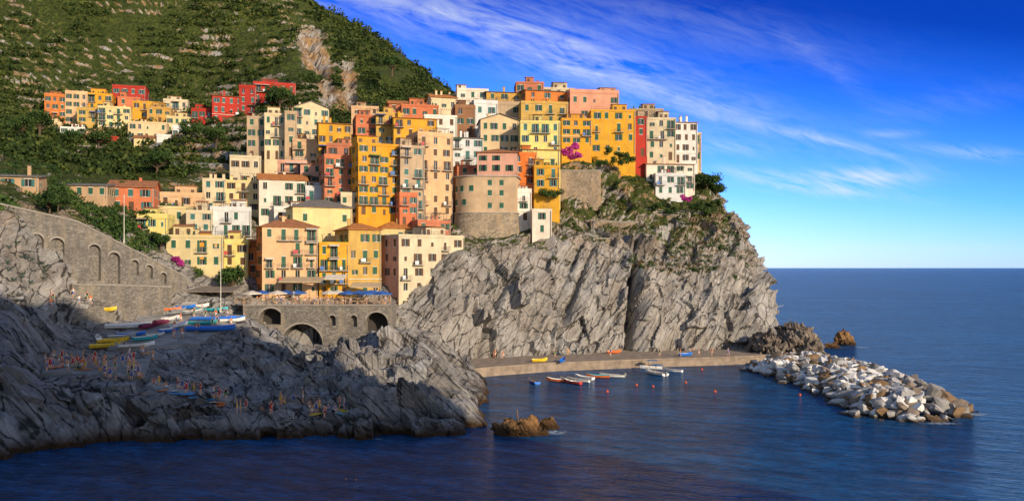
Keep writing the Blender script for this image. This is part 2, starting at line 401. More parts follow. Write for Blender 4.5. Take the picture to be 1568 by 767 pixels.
# unseen headland behind the camera, crest shaped to cast shade on the left rocks
PHI=math.radians(42); EL=math.radians(19)
qs=[-160,-60,0,30,42,52,59,64,68,71,76,110]; Hs=[92,92,86,82,80,78,76,70,54,34,6,-6]
vv=[];nq=100;npp=24
for i in range(nq):
    q=-160+270*i/(nq-1); H=float(np.interp(q,qs,Hs))
    for j in range(npp):
        p=-14-100*j/(npp-1)
        w=min(1,max(0,(-p-14)/22)); w=w*w*(3-2*w); dn=min(1,max(0,(-p-60)/50))
        z=min(H,16)*(1-w)+H*w-dn*H*.8
        z+=2.0*float(vn(np.array([[q/9.,p/9.,0]]))[0])*(w>.05)
        vv.append((q*math.cos(PHI)-p*math.sin(PHI),q*math.sin(PHI)+p*math.cos(PHI),z))
nobj('shading_headland',vv,gridfaces(nq,npp),[terr_mat],smooth=True,attrs={'veg':('POINT',[.6]*len(vv))})

# ---------------------------------------------------------------- sea
k=NT('sea_water'); t=k.t; g=pos(t); PP=g.outputs['Position']
big=noise(t,mapping(t,PP,(.008,.02,1),(0,0,.2)),1,5,.6)
w1=noise(t,mapping(t,PP,(.22,.50,1),(0,0,.5)),1,5,.62,.4)
w2=noise(t,mapping(t,PP,(.75,1.7,1),(0,0,-.3)),1,4,.6,.3)
w3=noise(t,mapping(t,PP,(.05,.13,1),(0,0,.3)),1,4,.6)
hh=math_(t,'ADD',math_(t,'ADD',math_(t,'MULTIPLY',w1,1.0),math_(t,'MULTIPLY',w2,.38)),math_(t,'MULTIPLY',w3,1.6))
nrm=bump(t,hh,1.0,.95,None)
# water body colour: deep blue, ripple light painted in, crests lighter and troughs darker
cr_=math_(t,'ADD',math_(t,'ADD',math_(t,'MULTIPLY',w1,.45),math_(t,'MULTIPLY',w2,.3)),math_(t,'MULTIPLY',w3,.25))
ripple_light=ramp(t,cr_,[(.38,.45),(.5,1.0),(.6,1.9)])
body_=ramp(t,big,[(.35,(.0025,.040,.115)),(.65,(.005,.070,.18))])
df=k.n('ShaderNodeBsdfDiffuse'); k.l(mixc(t,1.0,body_,ripple_light,'MULTIPLY'),df.inputs['Color'])
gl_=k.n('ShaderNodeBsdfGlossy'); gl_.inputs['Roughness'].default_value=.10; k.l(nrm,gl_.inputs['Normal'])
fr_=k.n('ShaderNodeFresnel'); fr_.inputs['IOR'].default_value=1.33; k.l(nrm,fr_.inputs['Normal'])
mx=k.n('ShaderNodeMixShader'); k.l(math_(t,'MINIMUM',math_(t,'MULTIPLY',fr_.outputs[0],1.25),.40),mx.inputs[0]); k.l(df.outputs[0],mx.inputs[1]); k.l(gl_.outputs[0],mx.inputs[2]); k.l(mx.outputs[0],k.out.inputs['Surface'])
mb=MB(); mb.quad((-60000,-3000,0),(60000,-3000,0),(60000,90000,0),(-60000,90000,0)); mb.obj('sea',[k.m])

# ---------------------------------------------------------------- buildings
COL=dict(y=('yellow',(.74,.38,.035)),ly=('lemon_yellow',(.78,.64,.22)),oc=('ochre',(.58,.37,.10)),ora=('orange',(.68,.21,.05)),
 re=('red',(.46,.045,.03)),te=('terracotta',(.60,.21,.11)),pi=('pink',(.68,.36,.26)),cr=('cream',(.73,.60,.39)),pe=('peach',(.68,.44,.25)),
 wh=('white',(.76,.74,.69)),ta=('tan',(.50,.37,.24)),br=('brown',(.30,.17,.10)),py=('pale_yellow',(.75,.60,.30)))
GLASS=simple('window_glass',(.03,.035,.04),.08,3,.3,0,0,.6)
SHG=simple('shutter_green',(.02,.10,.06),.6,2,.3); SHB=simple('shutter_brown',(.10,.05,.025),.6,2,.3); SHT=simple('shutter_teal',(.04,.15,.14),.6)
TRIM=simple('trim_white',(.68,.65,.58),.8); METAL=simple('railing_metal',(.08,.08,.085),.5,2,.2,0,.3); SLAB=simple('balcony_stone',(.42,.38,.33),.9)
TERRA=tile('roof_terracotta',(.40,.16,.065)); SLATE=tile('roof_grey_slate',(.19,.175,.16)); TILEO=tile('roof_orange_tile',(.55,.20,.05)); TFLOOR=tile('terrace_tiles',(.36,.2,.12))
LAUN=[simple('laundry_white',(.75,.75,.75)),simple('laundry_blue',(.1,.2,.5)),simple('laundry_red',(.5,.08,.08))]
AWN=[simple('awning_beige',(.5,.38,.24)),simple('awning_blue',(.03,.12,.42)),simple('awning_green',(.05,.2,.1)),simple('awning_white',(.66,.60,.52))]
DOORM=simple('door_wood',(.12,.06,.03),.6)
def wallgrid(mb,o,dx,nrm,Wd,z0,z1,cells,m,mg,dep=.22):
    xs=sorted(set([0,Wd]+[c[0] for c in cells]+[c[1] for c in cells])); zs=sorted(set([z0,z1]+[c[2] for c in cells]+[c[3] for c in cells]))
    P=lambda x,z,dd=0:(o[0]+dx[0]*x-nrm[0]*dd,o[1]+dx[1]*x-nrm[1]*dd,z)
    for i in range(len(xs)-1):
        xm=(xs[i]+xs[i+1])/2
        run=None
        for j in range(len(zs)-1):
            zm=(zs[j]+zs[j+1])/2
            hole=any(c[0]<xm<c[1] and c[2]<zm<c[3] for c in cells)
            if hole:
                if run is not None: mb.quad(P(xs[i],run),P(xs[i+1],run),P(xs[i+1],zs[j]),P(xs[i],zs[j]),m); run=None
            elif run is None: run=zs[j]
        if run is not None: mb.quad(P(xs[i],run),P(xs[i+1],run),P(xs[i+1],zs[-1]),P(xs[i],zs[-1]),m)
    for a,b,c,d in cells:
        mb.quad(P(a,c),P(a,c,dep),P(a,d,dep),P(a,d),m); mb.quad(P(b,c,dep),P(b,c),P(b,d),P(b,d,dep),m)
        mb.quad(P(a,c),P(b,c),P(b,c,dep),P(a,c,dep),m); mb.quad(P(a,d,dep),P(b,d,dep),P(b,d),P(a,d),m)
        mg.quad(P(a,c,dep),P(b,c,dep),P(b,d,dep),P(a,d,dep),0)
def obox(mb,o,dx,nrm,x0,x1,d0,d1,z0,z1,m=0):
    P=lambda x,dd,z:(o[0]+dx[0]*x+nrm[0]*dd,o[1]+dx[1]*x+nrm[1]*dd,z)
    q=[P(x0,d1,z0),P(x1,d1,z0),P(x1,d0,z0),P(x0,d0,z0),P(x0,d1,z1),P(x1,d1,z1),P(x1,d0,z1),P(x0,d0,z1)]
    i=len(mb.v); mb.v+=q
    for f in ((0,3,2,1),(4,5,6,7),(0,1,5,4),(1,2,6,5),(2,3,7,6),(3,0,4,7)): mb.f.append(tuple(i+k for k in f)); mb.m.append(m)
nb=0; buried=[]
def building(x0,x1,yt,yb,Y,c,roof='flat',fl=3,nc=3,yaw=15,dep=9,lc=None,bal=.15,rng=None,name=None,sh=None,rc=None):
    global nb; nb+=1
    r=random.Random(nb*13+int(x0))
    a=math.radians(yaw+r.uniform(-5,5)); tm=((x0+x1)/2-CX)/F
    w=(x1-x0)*Y/(F*(math.cos(a)-tm*math.sin(a))); H=(yb-yt)*Y/F
    X,_,bz=W((x0+x1)/2,yb,Y)
    ca,sa=math.cos(a),math.sin(a)
    gz=[ground(X+lx*ca-ly*sa,Y+lx*sa+ly*ca) for lx,ly in ((-w/2,0),(w/2,0),(0,0),(-w/2,dep),(w/2,dep),(0,dep/2))]
    if min(gz[:3])>bz+1.5: buried.append((int(x0),int(yb),round(min(gz[:3])-bz,1)))
    fd=max(1.0,bz-min(gz)+1)
    nm,rgb=COL[c]
    vi=r.randrange(4); jf=[(1,1,1),(1.03,.92,.82),(.90,.93,.98),(1.05,1.04,1.0)][vi]; rgb=tuple(min(.80,x*j) for x,j in zip(rgb,jf))
    E=bpy.data.objects.new(name or nm+'_house',None); col.objects.link(E); E.location=(X,Y,bz); E.rotation_euler=(0,0,a); E.empty_display_size=1
    wm=stucco('stucco_%s_tone_%d'%(nm,vi),rgb); lm=stucco('stucco_'+COL[lc][0],COL[lc][1]) if lc else wm
    mats=[wm,lm,TRIM]
    wb=MB(); gb=MB(); sb=MB(); tb=MB(); bb=MB()
    hw=w/2; fh=H/fl
    faces=[((-hw,0),(1,0),(0,-1),w,nc,0),((-hw,dep),(0,-1),(-1,0),dep,max(1,int(dep/3.0)),1),((hw,0),(0,1),(1,0),dep,max(1,int(dep/3.0)),0)]
    shm=sh or r.choice([SHG,SHG,SHG,SHG,SHB,SHT]); shs=[shm]
    for fi,(o,dx,nr,Wd,n,mi) in enumerate(faces):
        cells=[]; info=[]
        cw=Wd/n
        ww=min(1.05,cw*.40)*r.uniform(.88,1.05)
        for f in range(fl):
            zc=fh*f; wh=min(1.7,fh*.56)
            for q in range(n):
                if r.random()<(.08 if fi==0 else .25): continue
                xc=cw*(q+.5)+r.choice([0,0,0,r.uniform(-.12,.12)*cw])
                door=(fi==0 and f==0 and q==r.randrange(n)) 
                balc=(fi==0 and f>0 and r.random()<bal+.05)
                w_=ww; h_=wh
                if r.random()<.14: w_=ww*.65; h_=wh*.6
                za=zc+fh*.28; zb=za+h_
                if zb>H-.25: zb=H-.25
                if door or balc: za=zc+.12
                cells.append((xc-w_/2,xc+w_/2,za,zb)); info.append((xc,za,zb,door,balc,w_))
        wallgrid(wb,o,dx,nr,Wd,-fd,H,cells,mi,gb)
        for xc,za,zb,door,balc,ww in info:
            s=r.random()
            if door: obox(sb,o,dx,nr,xc-ww/2+.01,xc+ww/2-.01,-.19,-.12,za,zb,1); continue
            if s<.34:
                obox(sb,o,dx,nr,xc-ww/2+.01,xc-.01,-.16,-.08,za+.01,zb-.01,0); obox(sb,o,dx,nr,xc+.01,xc+ww/2-.01,-.16,-.08,za+.01,zb-.01,0)
            elif s<.85:
                for sg in (-1,1):
                    e0=xc+sg*(ww/2+.02); e1=xc+sg*(ww+.02)
                    obox(sb,o,dx,nr,min(e0,e1),max(e0,e1),.02,.08,za,zb,0)
                obox(tb,o,dx,nr,xc-.03,xc+.03,-.2,-.14,za,zb,0)
            else: obox(tb,o,dx,nr,xc-.03,xc+.03,-.2,-.14,za,zb,0)
            obox(tb,o,dx,nr,xc-ww/2-.08,xc+ww/2+.08,.003,.12,za-.12,za-.01,0)
            if s<.5: obox(tb,o,dx,nr,xc-ww/2-.08,xc+ww/2+.08,.003,.06,zb+.01,zb+.14,0)
            if balc:
                b0=xc-ww*1.1-.3; b1=xc+ww*1.1+.3
                obox(bb,o,dx,nr,b0,b1,.004,.95,za-.2,za-.06,0)
                obox(bb,o,dx,nr,b0,b1,.9,.94,za+.9,za+.96,1)
                nbars=8
                for bi in range(nbars+1):
                    bx=b0+.04+(b1-b0-.08)*bi/nbars; obox(bb,o,dx,nr,bx-.025,bx+.025,.90,.93,za-.06,za+.9,1)
                if r.random()<.35:
                    obox(bb,o,dx,nr,b0+.2,b0+.2+r.uniform(.5,1.1),.955,.975,za+.1,za+.85,r.choice([2,3,4]))
                if r.random()<.15:
                    P=lambda x,dd,z:(o[0]+dx[0]*x+nr[0]*dd,o[1]+dx[1]*x+nr[1]*dd,z)
                    bb.quad(P(b0,.02,zb+.45),P(b1,.02,zb+.45),P(b1,1.2,zb),P(b0,1.2,zb),5)
    wb.quad((hw,dep,-fd),(-hw,dep,-fd),(-hw,dep,H),(hw,dep,H),0)
    if r.random()<.4 and fl>2: obox(tb,(-hw,0),(1,0),(0,-1),-.05,w+.05,.13,.2,fh-.1,fh+.05,0)
    obox(tb,(-hw,0),(1,0),(0,-1),w-.3,w-.18,.14,.24,0,H-.1,1)
    rb=MB(); rm=rc or {'t':TERRA,'s':SLATE,'o':TILEO}.get(roof[-1] if roof[-1] in 'tso' and '_' in roof else 't')
    kind=roof.split('_')[0]; ov=.45
    if kind=='flat':
        rb.quad((-hw,0,H-.002),(hw,0,H-.002),(hw,dep,H-.002),(-hw,dep,H-.002),1)
        ph=r.choice([.35,.5,.9]); tk=.22
        for bx in ((-hw-.04,hw+.04,-.04,tk),(-hw-.04,hw+.04,dep-tk,dep+.04),(-hw-.04,-hw+tk,tk,dep-tk),(hw-tk,hw+.04,tk,dep-tk)):
            rb.box(bx[0],bx[1],bx[2],bx[3],H+.002,H+ph,2)
        if r.random()<.6:
            for z in (.5,1.0):
                rb.box(-hw,hw,.05,.09,H+ph+z-.3,H+ph+z-.25,3)
            n=int(w/1.2)+1
            for i in range(n+1):
                xx=-hw+w*i/n; rb.box(xx-.025,xx+.025,.05,.09,H+ph,H+ph+.72,3)
        if r.random()<.65 and w>4:
            sw=r.uniform(2.2,max(2.4,min(5.5,w*.6))); sx=r.uniform(-hw+.3,hw-sw-.3) if sw<w-.8 else -hw+.3; sh_=r.uniform(2.0,2.8)
            rb.box(sx,sx+sw,dep*.3,dep*.85,H,H+sh_,2)
            z0_=H+sh_+.002; xa,xb=sx-.25,sx+sw+.25; ya,yb_=dep*.3-.25,dep*.85+.25
            rb.quad((xa,ya,z0_),(xb,ya,z0_),(xb,yb_,z0_+.6),(xa,yb_,z0_+.6),0); rb.quad((xa,ya,z0_),(xb,ya,z0_),(xb,ya,z0_-.15),(xa,ya,z0_-.15),0)
            rb.box(sx+.4,sx+1.2,dep*.3-.04,dep*.3-.003,H+.05,H+1.8,4)
            if sw>3: rb.box(sx+sw-1.3,sx+sw-.5,dep*.3-.04,dep*.3-.003,H+.8,H+1.8,4)
        if r.random()<.4:
            x_=r.uniform(-hw*.4,hw*.6)
            for px_ in (x_-1.6,x_+1.6):
                for py_ in (.6,3.0): rb.box(px_-.04,px_+.04,py_-.04,py_+.04,H,H+2.2,3)
            for q in range(7): rb.box(x_-1.8+q*.6,x_-1.72+q*.6,.4,3.2,H+2.2,H+2.3,4)
        if r.random()<.35:
            for q in range(r.randint(2,6)):
                xx=r.uniform(-hw+.5,hw-.5); rb.tube((xx,.5,H),(xx,.5,H+.4),.22,7,0,.28); rb.tube((xx,.5,H+.4),(xx,.5,H+1.2),.3,6,5,.12)
        rb.box(-hw-.12,hw+.12,-.12,dep+.12,H-.28,H-.12,2)
    else:
        rh=min(w,dep)*.5*(.42 if kind!='shed' else .3)
        A=(-hw-ov,-ov,H);B=(hw+ov,-ov,H);C=(hw+ov,dep+ov,H);D=(-hw-ov,dep+ov,H)
        up=lambda p,k=.16:(p[0],p[1],p[2]+k)
        if kind=='gable':
            r1=(-hw-ov,dep/2,H+rh); r2=(hw+ov,dep/2,H+rh)
            for s_ in (0,.16):
                rb.quad(up(A,s_),up(B,s_),up(r2,s_),up(r1,s_),0); rb.quad(up(r1,s_),up(r2,s_),up(C,s_),up(D,s_),0)
            rb.quad(A,B,up(B),up(A),0); rb.quad(C,D,up(D),up(C),0)
            for u,v_ in ((A,r1),(r1,D),(B,r2),(r2,C)): rb.quad(u,v_,up(v_),up(u),0)
            k_=ov/(dep/2+ov)*rh
            for sx in (-hw,hw): wb.poly([(sx,0,H),(sx,dep,H),(sx,dep,H+k_),(sx,dep/2,H+rh),(sx,0,H+k_)],1 if sx<0 else 0)
            wb.quad((-hw,0,H),(hw,0,H),(hw,0,H+k_),(-hw,0,H+k_),0)
        elif kind=='front':
            r1=(0,-ov,H+rh); r2=(0,dep+ov,H+rh)
            for s_ in (0,.16):
                rb.quad(up(D,s_),up(A,s_),up(r1,s_),up(r2,s_),0); rb.quad(up(B,s_),up(C,s_),up(r2,s_),up(r1,s_),0)
            for u,v_ in ((A,r1),(r1,B),(D,r2),(r2,C),(A,D),(B,C)): rb.quad(u,v_,up(v_),up(u),0)
            k_=ov/(hw+ov)*rh
            wb.poly([(-hw,0,H),(hw,0,H),(hw,0,H+k_),(0,0,H+rh),(-hw,0,H+k_)],0)
            for sx in (-hw,hw): wb.quad((sx,0,H),(sx,dep,H),(sx,dep,H+k_),(sx,0,H+k_),1 if sx<0 else 0)
        elif kind=='hip':
            q=min(hw*.8,dep*.5)
            r1=(-hw+q,dep/2,H+rh); r2=(hw-q,dep/2,H+rh)
            rb.quad(up(A),up(B),up(r2),up(r1),0); rb.quad(up(C),up(D),up(r1),up(r2),0); rb.tri(up(B),up(C),up(r2),0); rb.tri(up(D),up(A),up(r1),0)
            for u,v_ in ((A,B),(B,C),(C,D),(D,A)): rb.quad(u,v_,up(v_),up(u),0)
            rb.quad(D,C,B,A,2)
        else:
            A2=(-hw-ov,-ov,H);B2=(hw+ov,-ov,H);C2=(hw+ov,dep+ov,H+rh);D2=(-hw-ov,dep+ov,H+rh)
            rb.quad(up(A2),up(B2),up(C2),up(D2),0); rb.quad(A2,D2,C2,B2,2)
            for u,v_ in ((A2,B2),(B2,C2),(C2,D2),(D2,A2)): rb.quad(u,v_,up(v_),up(u),0)
            for sx in (-hw,hw): wb.poly([(sx,0,H),(sx,dep,H),(sx,dep,H+rh*.9),(sx,0,H+rh*.05)],0)
    for q in range(r.randint(0,3)):
        cx=r.uniform(-hw*.7,hw*.7); cy=r.uniform(dep*.3,dep*.7); zt=H+(2.6 if kind!='flat' else 1.7)
        rb.box(cx-.3,cx+.3,cy-.25,cy+.25,H+.01,zt,2); rb.box(cx-.4,cx+.4,cy-.35,cy+.35,zt,zt+.12,0)
    if r.random()<.35:
        cx=r.uniform(-hw*.7,hw*.7); zt=H+r.uniform(2.5,4); rb.tube((cx,dep*.5,H),(cx,dep*.5,zt),.03,4,3); rb.box(cx-.6,cx+.6,dep*.5-.02,dep*.5+.02,zt-.25,zt-.2,3); rb.box(cx-.4,cx+.4,dep*.5-.02,dep*.5+.02,zt-.6,zt-.55,3)
    wb.obj('walls',mats,E); gb.obj('windows',[GLASS],E); sb.obj('shutters_and_door',[shm,DOORM],E); tb.obj('trim',[TRIM,SLAB],E)
    bb.obj('balconies',[SLAB,METAL]+LAUN+[r.choice(AWN)],E); rb.obj('roof',[rm,TFLOOR,wm,METAL,DOORM,simple('pot_plant_leaves',(.04,.09,.02))],E)
    return E

B=building
B(612,712,362,472,187,'cr','flat',5,5,32,11,lc='pi',bal=.15,name='pink_and_cream_house')
B(534,584,352,452,184,'oc','hip_o',4,3,26,11,bal=.2)
B(584,640,350,395,196,'py','hip_o',2,3,26,9,bal=0)
B(489,534,374,455,181,'y','flat',4,3,18,8,bal=.75)
B(402,488,348,452,178,'pe','hip_t',5,4,28,9,lc='ora',bal=.35)
B(449,540,318,376,194,'py','hip_s',2,3,20,10,bal=0)
B(372,402,385,440,184,'ora','flat',3,1,18,8)
B(322,385,322,400,192,'wh','flat',4,4,22,9,lc='py',bal=.5)
B(255,342,362,412,176,'py','flat',2,4,20,9,lc='py',bal=.1)
B(300,342,375,432,177,'y','flat',3,2,20,8,bal=.2)
B(210,256,333,390,177,'ly','flat',3,3,15,8)
B(232,300,318,366,190,'py','flat',2,4,20,9,bal=.3)
B(285,325,325,372,188,'cr','flat',3,2,18,9)
B(342,380,372,430,182,'ly','flat',3,2,15,7,bal=.2)
B(166,236,287,325,182,'te','gable_t',2,3,12,9,bal=0)
B(420,480,322,360,203,'wh','flat',2,3,15,7)
B(397,470,276,336,205,'wh','gable_o',3,4,20,9,bal=.4)
B(245,312,300,335,198,'pe','flat',2,4,15,9)
B(310,345,275,325,206,'cr','flat',3,2,15,9)
B(345,400,278,325,208,'py','flat',3,3,18,9,bal=.3)
B(352,400,240,285,222,'cr','flat',2,3,15,9)
B(425,470,248,282,216,'pi','flat',2,3,12,8,bal=.3)
B(460,512,252,300,213,'pi','shed_t',3,3,15,8)
B(468,522,290,325,207,'wh','flat',2,3,15,8,bal=.4)
B(497,547,242,330,204,'te','flat',6,3,18,9,bal=.4)
B(522,552,300,345,200,'cr','flat',3,2,18,8)
B(549,612,222,330,200,'y','flat',7,4,20,10,bal=.35)
B(612,640,300,345,199,'te','flat',3,2,20,8,bal=.3)
B(613,650,225,352,201,'ta','flat',8,2,20,9,lc='br',bal=.6)
B(640,694,208,350,206,'pe','flat',8,3,22,9,bal=.35)
B(640,690,340,372,196,'te','flat',2,3,20,6,bal=.4)
B(488,538,190,255,224,'y','shed_t',4,4,15,9)
B(378,408,180,245,232,'ta','flat',4,2,15,9)
B(405,440,176,245,230,'cr','flat',4,3,15,9)
B(436,455,172,240,228,'ta','flat',4,1,15,8)
B(450,504,166,225,240,'cr','front_s',4,4,15,10)
B(448,490,215,258,228,'pe','flat',3,2,12,8)
B(545,580,178,240,228,'te','flat',4,2,15,9,bal=.4)
B(576,618,175,240,226,'oc','flat',4,3,15,9,bal=.4)
B(603,670,182,225,222,'y','shed_o',3,4,15,8)
B(615,672,162,200,238,'te','flat',2,4,12,9)
B(650,700,178,215,230,'wh','flat',2,3,15,8)
B(660,700,150,190,246,'cr','gable_o',2,3,12,8)
B(596,640,160,185,246,'te','gable_o',2,3,12,8)
B(538,580,165,190,244,'pe','flat',2,3,12,8)
B(500,540,222,262,218,'te','flat',2,2,15,8,bal=.5)
B(692,740,212,262,218,'wh','shed_s',3,3,15,8,bal=.3)
B(700,738,255,300,213,'te','flat',3,2,15,7)
B(736,795,185,240,222,'cr','front_s',3,4,12,9,lc='wh')
B(797,858,187,240,216,'ly','flat',3,4,8,9)
B(785,822,236,285,213,'ora','flat',3,2,12,8,bal=.3)
B(818,857,256,290,211,'y','flat',2,2,8,8,bal=.5,sh=SHT)
B(800,857,230,262,215,'ly','shed_o',1,3,8,7)
B(697,728,165,208,232,'br','flat',3,2,12,8,lc='re')
B(726,762,158,200,234,'wh','flat',2,2,12,8)
B(700,748,138,170,248,'wh','flat',2,3,10,8)
B(748,800,160,195,236,'ta','flat',2,3,10,8)
B(745,800,142,170,248,'oc','shed_s',2,3,10,8)
B(790,833,127,160,254,'te','flat',2,3,8,8)
B(798,870,158,192,232,'oc','flat',2,4,8,8,bal=.3)
B(805,872,140,168,246,'ora','shed_s',2,3,8,8)
B(860,906,183,222,228,'y','flat',3,3,5,8,bal=.2)
B(873,948,142,185,244,'pi','flat',2,5,5,9)
B(830,880,136,160,256,'cr','flat',2,3,5,8)
B(905,973,170,236,231,'y','flat',4,4,4,9,bal=.15,rc=TERRA)
B(972,991,180,240,232,'re','flat',4,1,4,9)
B(963,1016,168,215,240,'ta','flat',3,3,2,9,bal=.4)
B(990,1035,182,246,236,'cr','flat',4,3,2,9,bal=.5)
B(1032,1068,188,250,240,'wh','shed_t',4,3,2,9,lc='cr',bal=.3)
B(1040,1074,205,262,243,'cr','flat',4,2,-4,9)
B(990,1064,252,292,231,'wh','shed_t',3,5,5,8,bal=.4)
B(1004,1050,268,300,228,'wh','flat',2,3,5,5,bal=.3)
B(790,814,294,338,208,'wh','flat',3,1,12,6)
B(815,845,322,380,204,'wh','flat',3,1,5,4,name='white_house',bal=0)
for a in [(68,101,147,192,300,'ora','flat',4,3),(100,134,143,190,302,'pe','flat',4,3),(134,172,145,182,306,'y','flat',3,3),(172,223,133,162,318,'re','flat',2,4),
 (150,200,165,206,296,'py','flat',4,4),(203,252,157,195,304,'y','flat',3,4),(250,288,154,180,312,'cr','flat',2,3),(196,256,188,216,290,'cr','flat',2,5),
 (255,298,180,206,298,'py','flat',2,4),(293,326,168,196,300,'re','flat',2,3),(325,372,148,190,298,'re','shed_t',3,4),(366,392,134,186,300,'re','flat',4,2),(388,453,130,180,304,'re','flat',4,5),
 (92,130,196,226,288,'wh','flat',3,3),(128,160,205,228,286,'pe','flat',2,3),(155,182,210,228,282,'re','flat',1,2),(70,94,190,222,290,'cr','flat',2,2),(240,262,208,226,284,'wh','flat',1,2),
 (0,24,158,192,320,'wh','gable_s',3,2),(-30,4,165,196,322,'cr','gable_t',2,2),(14,40,180,196,312,'cr','flat',1,2),(180,215,150,176,310,'te','flat',2,2),(118,150,168,200,296,'oc','flat',3,2),(225,262,166,190,300,'oc','flat',2,3),
 (100,150,215,238,280,'ta','gable_t',2,3),(205,240,212,228,283,'py','gable_t',1,3),(264,292,196,212,290,'wh','flat',1,3)]:
    B(*a,yaw=18,dep=9,bal=.15)
B(-60,60,270,290,152,'ta','shed_s',1,4,14,7,bal=0)
B(60,165,284,302,170,'ta','shed_s',1,6,14,7,bal=0)
print('BURIED',buried)

def tower():
    E=bpy.data.objects.new('round_tower_house',None); col.objects.link(E)
    X,Y,z=W(742,338,204); E.location=(X,Y,z)
    wm=stucco('stucco_tower_tan',(.56,.40,.25)); pm=stucco('stucco_pink',COL['pi'][1]); sm=stonewall('stone_masonry',(.36,.29,.21))
    wb=MB(); hb=MB(); sb=MB(); tb=MB()
    rad=5.2; pts=[]
    for i in range(17):
        an=math.radians(190+i*(85/16)); pts.append((-2.6+rad*math.cos(an),5.2+rad*math.sin(an)))
    pts.append((8.0,.9)); pts.append((9.0,7)); pts.append((8.5,11)); pts.append((-7,11))
    n=len(pts)
    def ring(z0,z1,s0,s1,m):
        for i in range(n):
            a=pts[i];b=pts[(i+1)%n]; c=(1,5)
            f=lambda p,s:(c[0]+(p[0]-c[0])*s,c[1]+(p[1]-c[1])*s)
            A=f(a,s0);B_=f(b,s0);C=f(b,s1);D=f(a,s1)
            wb.quad((A[0],A[1],z0),(B_[0],B_[1],z0),(C[0],C[1],z1),(D[0],D[1],z1),m)
    ring(-12,2.0,1.14,1.03,1); ring(2,2.2,1.06,1.06,2); ring(2.0,11.3,1.0,1.0,0); ring(11.3,11.55,1.06,1.06,2)
    for zz_ in (11.55,11.3,2.2): wb.poly([(1+(p[0]-1)*1.06,5+(p[1]-5)*1.06,zz_) for p in pts],2)
    for i in range(n-1):
        a=pts[i];b=pts[i+1]
        wb.tube((a[0],a[1],12.4),(b[0],b[1],12.4),.035,4,3); wb.tube((a[0],a[1],12.0),(b[0],b[1],12.0),.025,4,3)
        L=math.hypot(b[0]-a[0],b[1]-a[1]); m_=max(1,int(L/1.0))
        for j in range(m_): 
            x=a[0]+(b[0]-a[0])*j/m_; y=a[1]+(b[1]-a[1])*j/m_; wb.tube((x,y,11.5),(x,y,12.4),.025,4,3)
    up=MB()
    cells=[(1.0,2.0,12.9,14.5),(4.4,5.4,12.9,14.5),(7.8,8.8,12.9,14.5),(1.0,2.0,15.6,16.9),(4.4,5.4,15.6,16.9)]
    wallgrid(up,(-2.0,2.6),(1,0),(0,-1),10.4,11.5,17.6,cells,0,hb)
    up.quad((-2,10,11.5),(-2,2.6,11.5),(-2,2.6,17.6),(-2,10,17.6),0); up.quad((8.4,2.6,11.5),(8.4,10,11.5),(8.4,10,17.6),(8.4,2.6,17.6),0)
    up.quad((-2.4,2.2,17.6),(8.8,2.2,17.6),(8.8,10.4,17.6),(-2.4,10.4,17.6),1)
    ap=(3.2,6.3,19.2)
    up.tri((-2.4,2.2,17.75),(8.8,2.2,17.75),ap,1);up.tri((8.8,2.2,17.75),(8.8,10.4,17.75),ap,1);up.tri((-2.4,10.4,17.75),(-2.4,2.2,17.75),ap,1)
    for u,v_ in (((-2.4,2.2),(8.8,2.2)),((8.8,2.2),(8.8,10.4)),((-2.4,10.4),(-2.4,2.2))): up.quad((*u,17.6),(*v_,17.6),(*v_,17.75),(*u,17.75),1)
    for c in cells:
        for sg,e in ((-1,c[0]),(1,c[1])):
            obox(sb,(-2.0,2.6),(1,0),(0,-1),min(e+sg*.02,e+sg*.5),max(e+sg*.02,e+sg*.5),.02,.07,c[2],c[3],0)
    for (ang_,zz) in ((205,7.5),(232,7.5),(262,7.5),(205,4),(240,4)):
        an=math.radians(ang_); cx=-2.6+(rad+.01)*math.cos(an); cy=5.2+(rad+.01)*math.sin(an)
        sb.box(-.08,.08,-.5,.5,0,1.5,0,an,(cx,cy,zz)); sb.box(-.05,.12,-.62,.62,-.12,0,1,an,(cx,cy,zz))
    dx=Vector((8.0+2.15,.9-.02,0)).normalized()
    for xx in (3.0,6.0):
        for zz in (3.2,6.4,9.0):
            o=(-2.15,.02); obox(sb,o,(dx.x,dx.y),(dx.y,-dx.x),xx,xx+1.0,.01,.08,zz,zz+1.4,0); obox(sb,o,(dx.x,dx.y),(dx.y,-dx.x),xx-.1,xx+1.1,.01,.14,zz-.12,zz-.003,1)
    wb.obj('walls',[wm,sm,SLAB,METAL],E); up.obj('upper_storey',[pm,TERRA],E); hb.obj('windows',[GLASS],E); sb.obj('shutters',[SHG,TRIM],E)
tower()

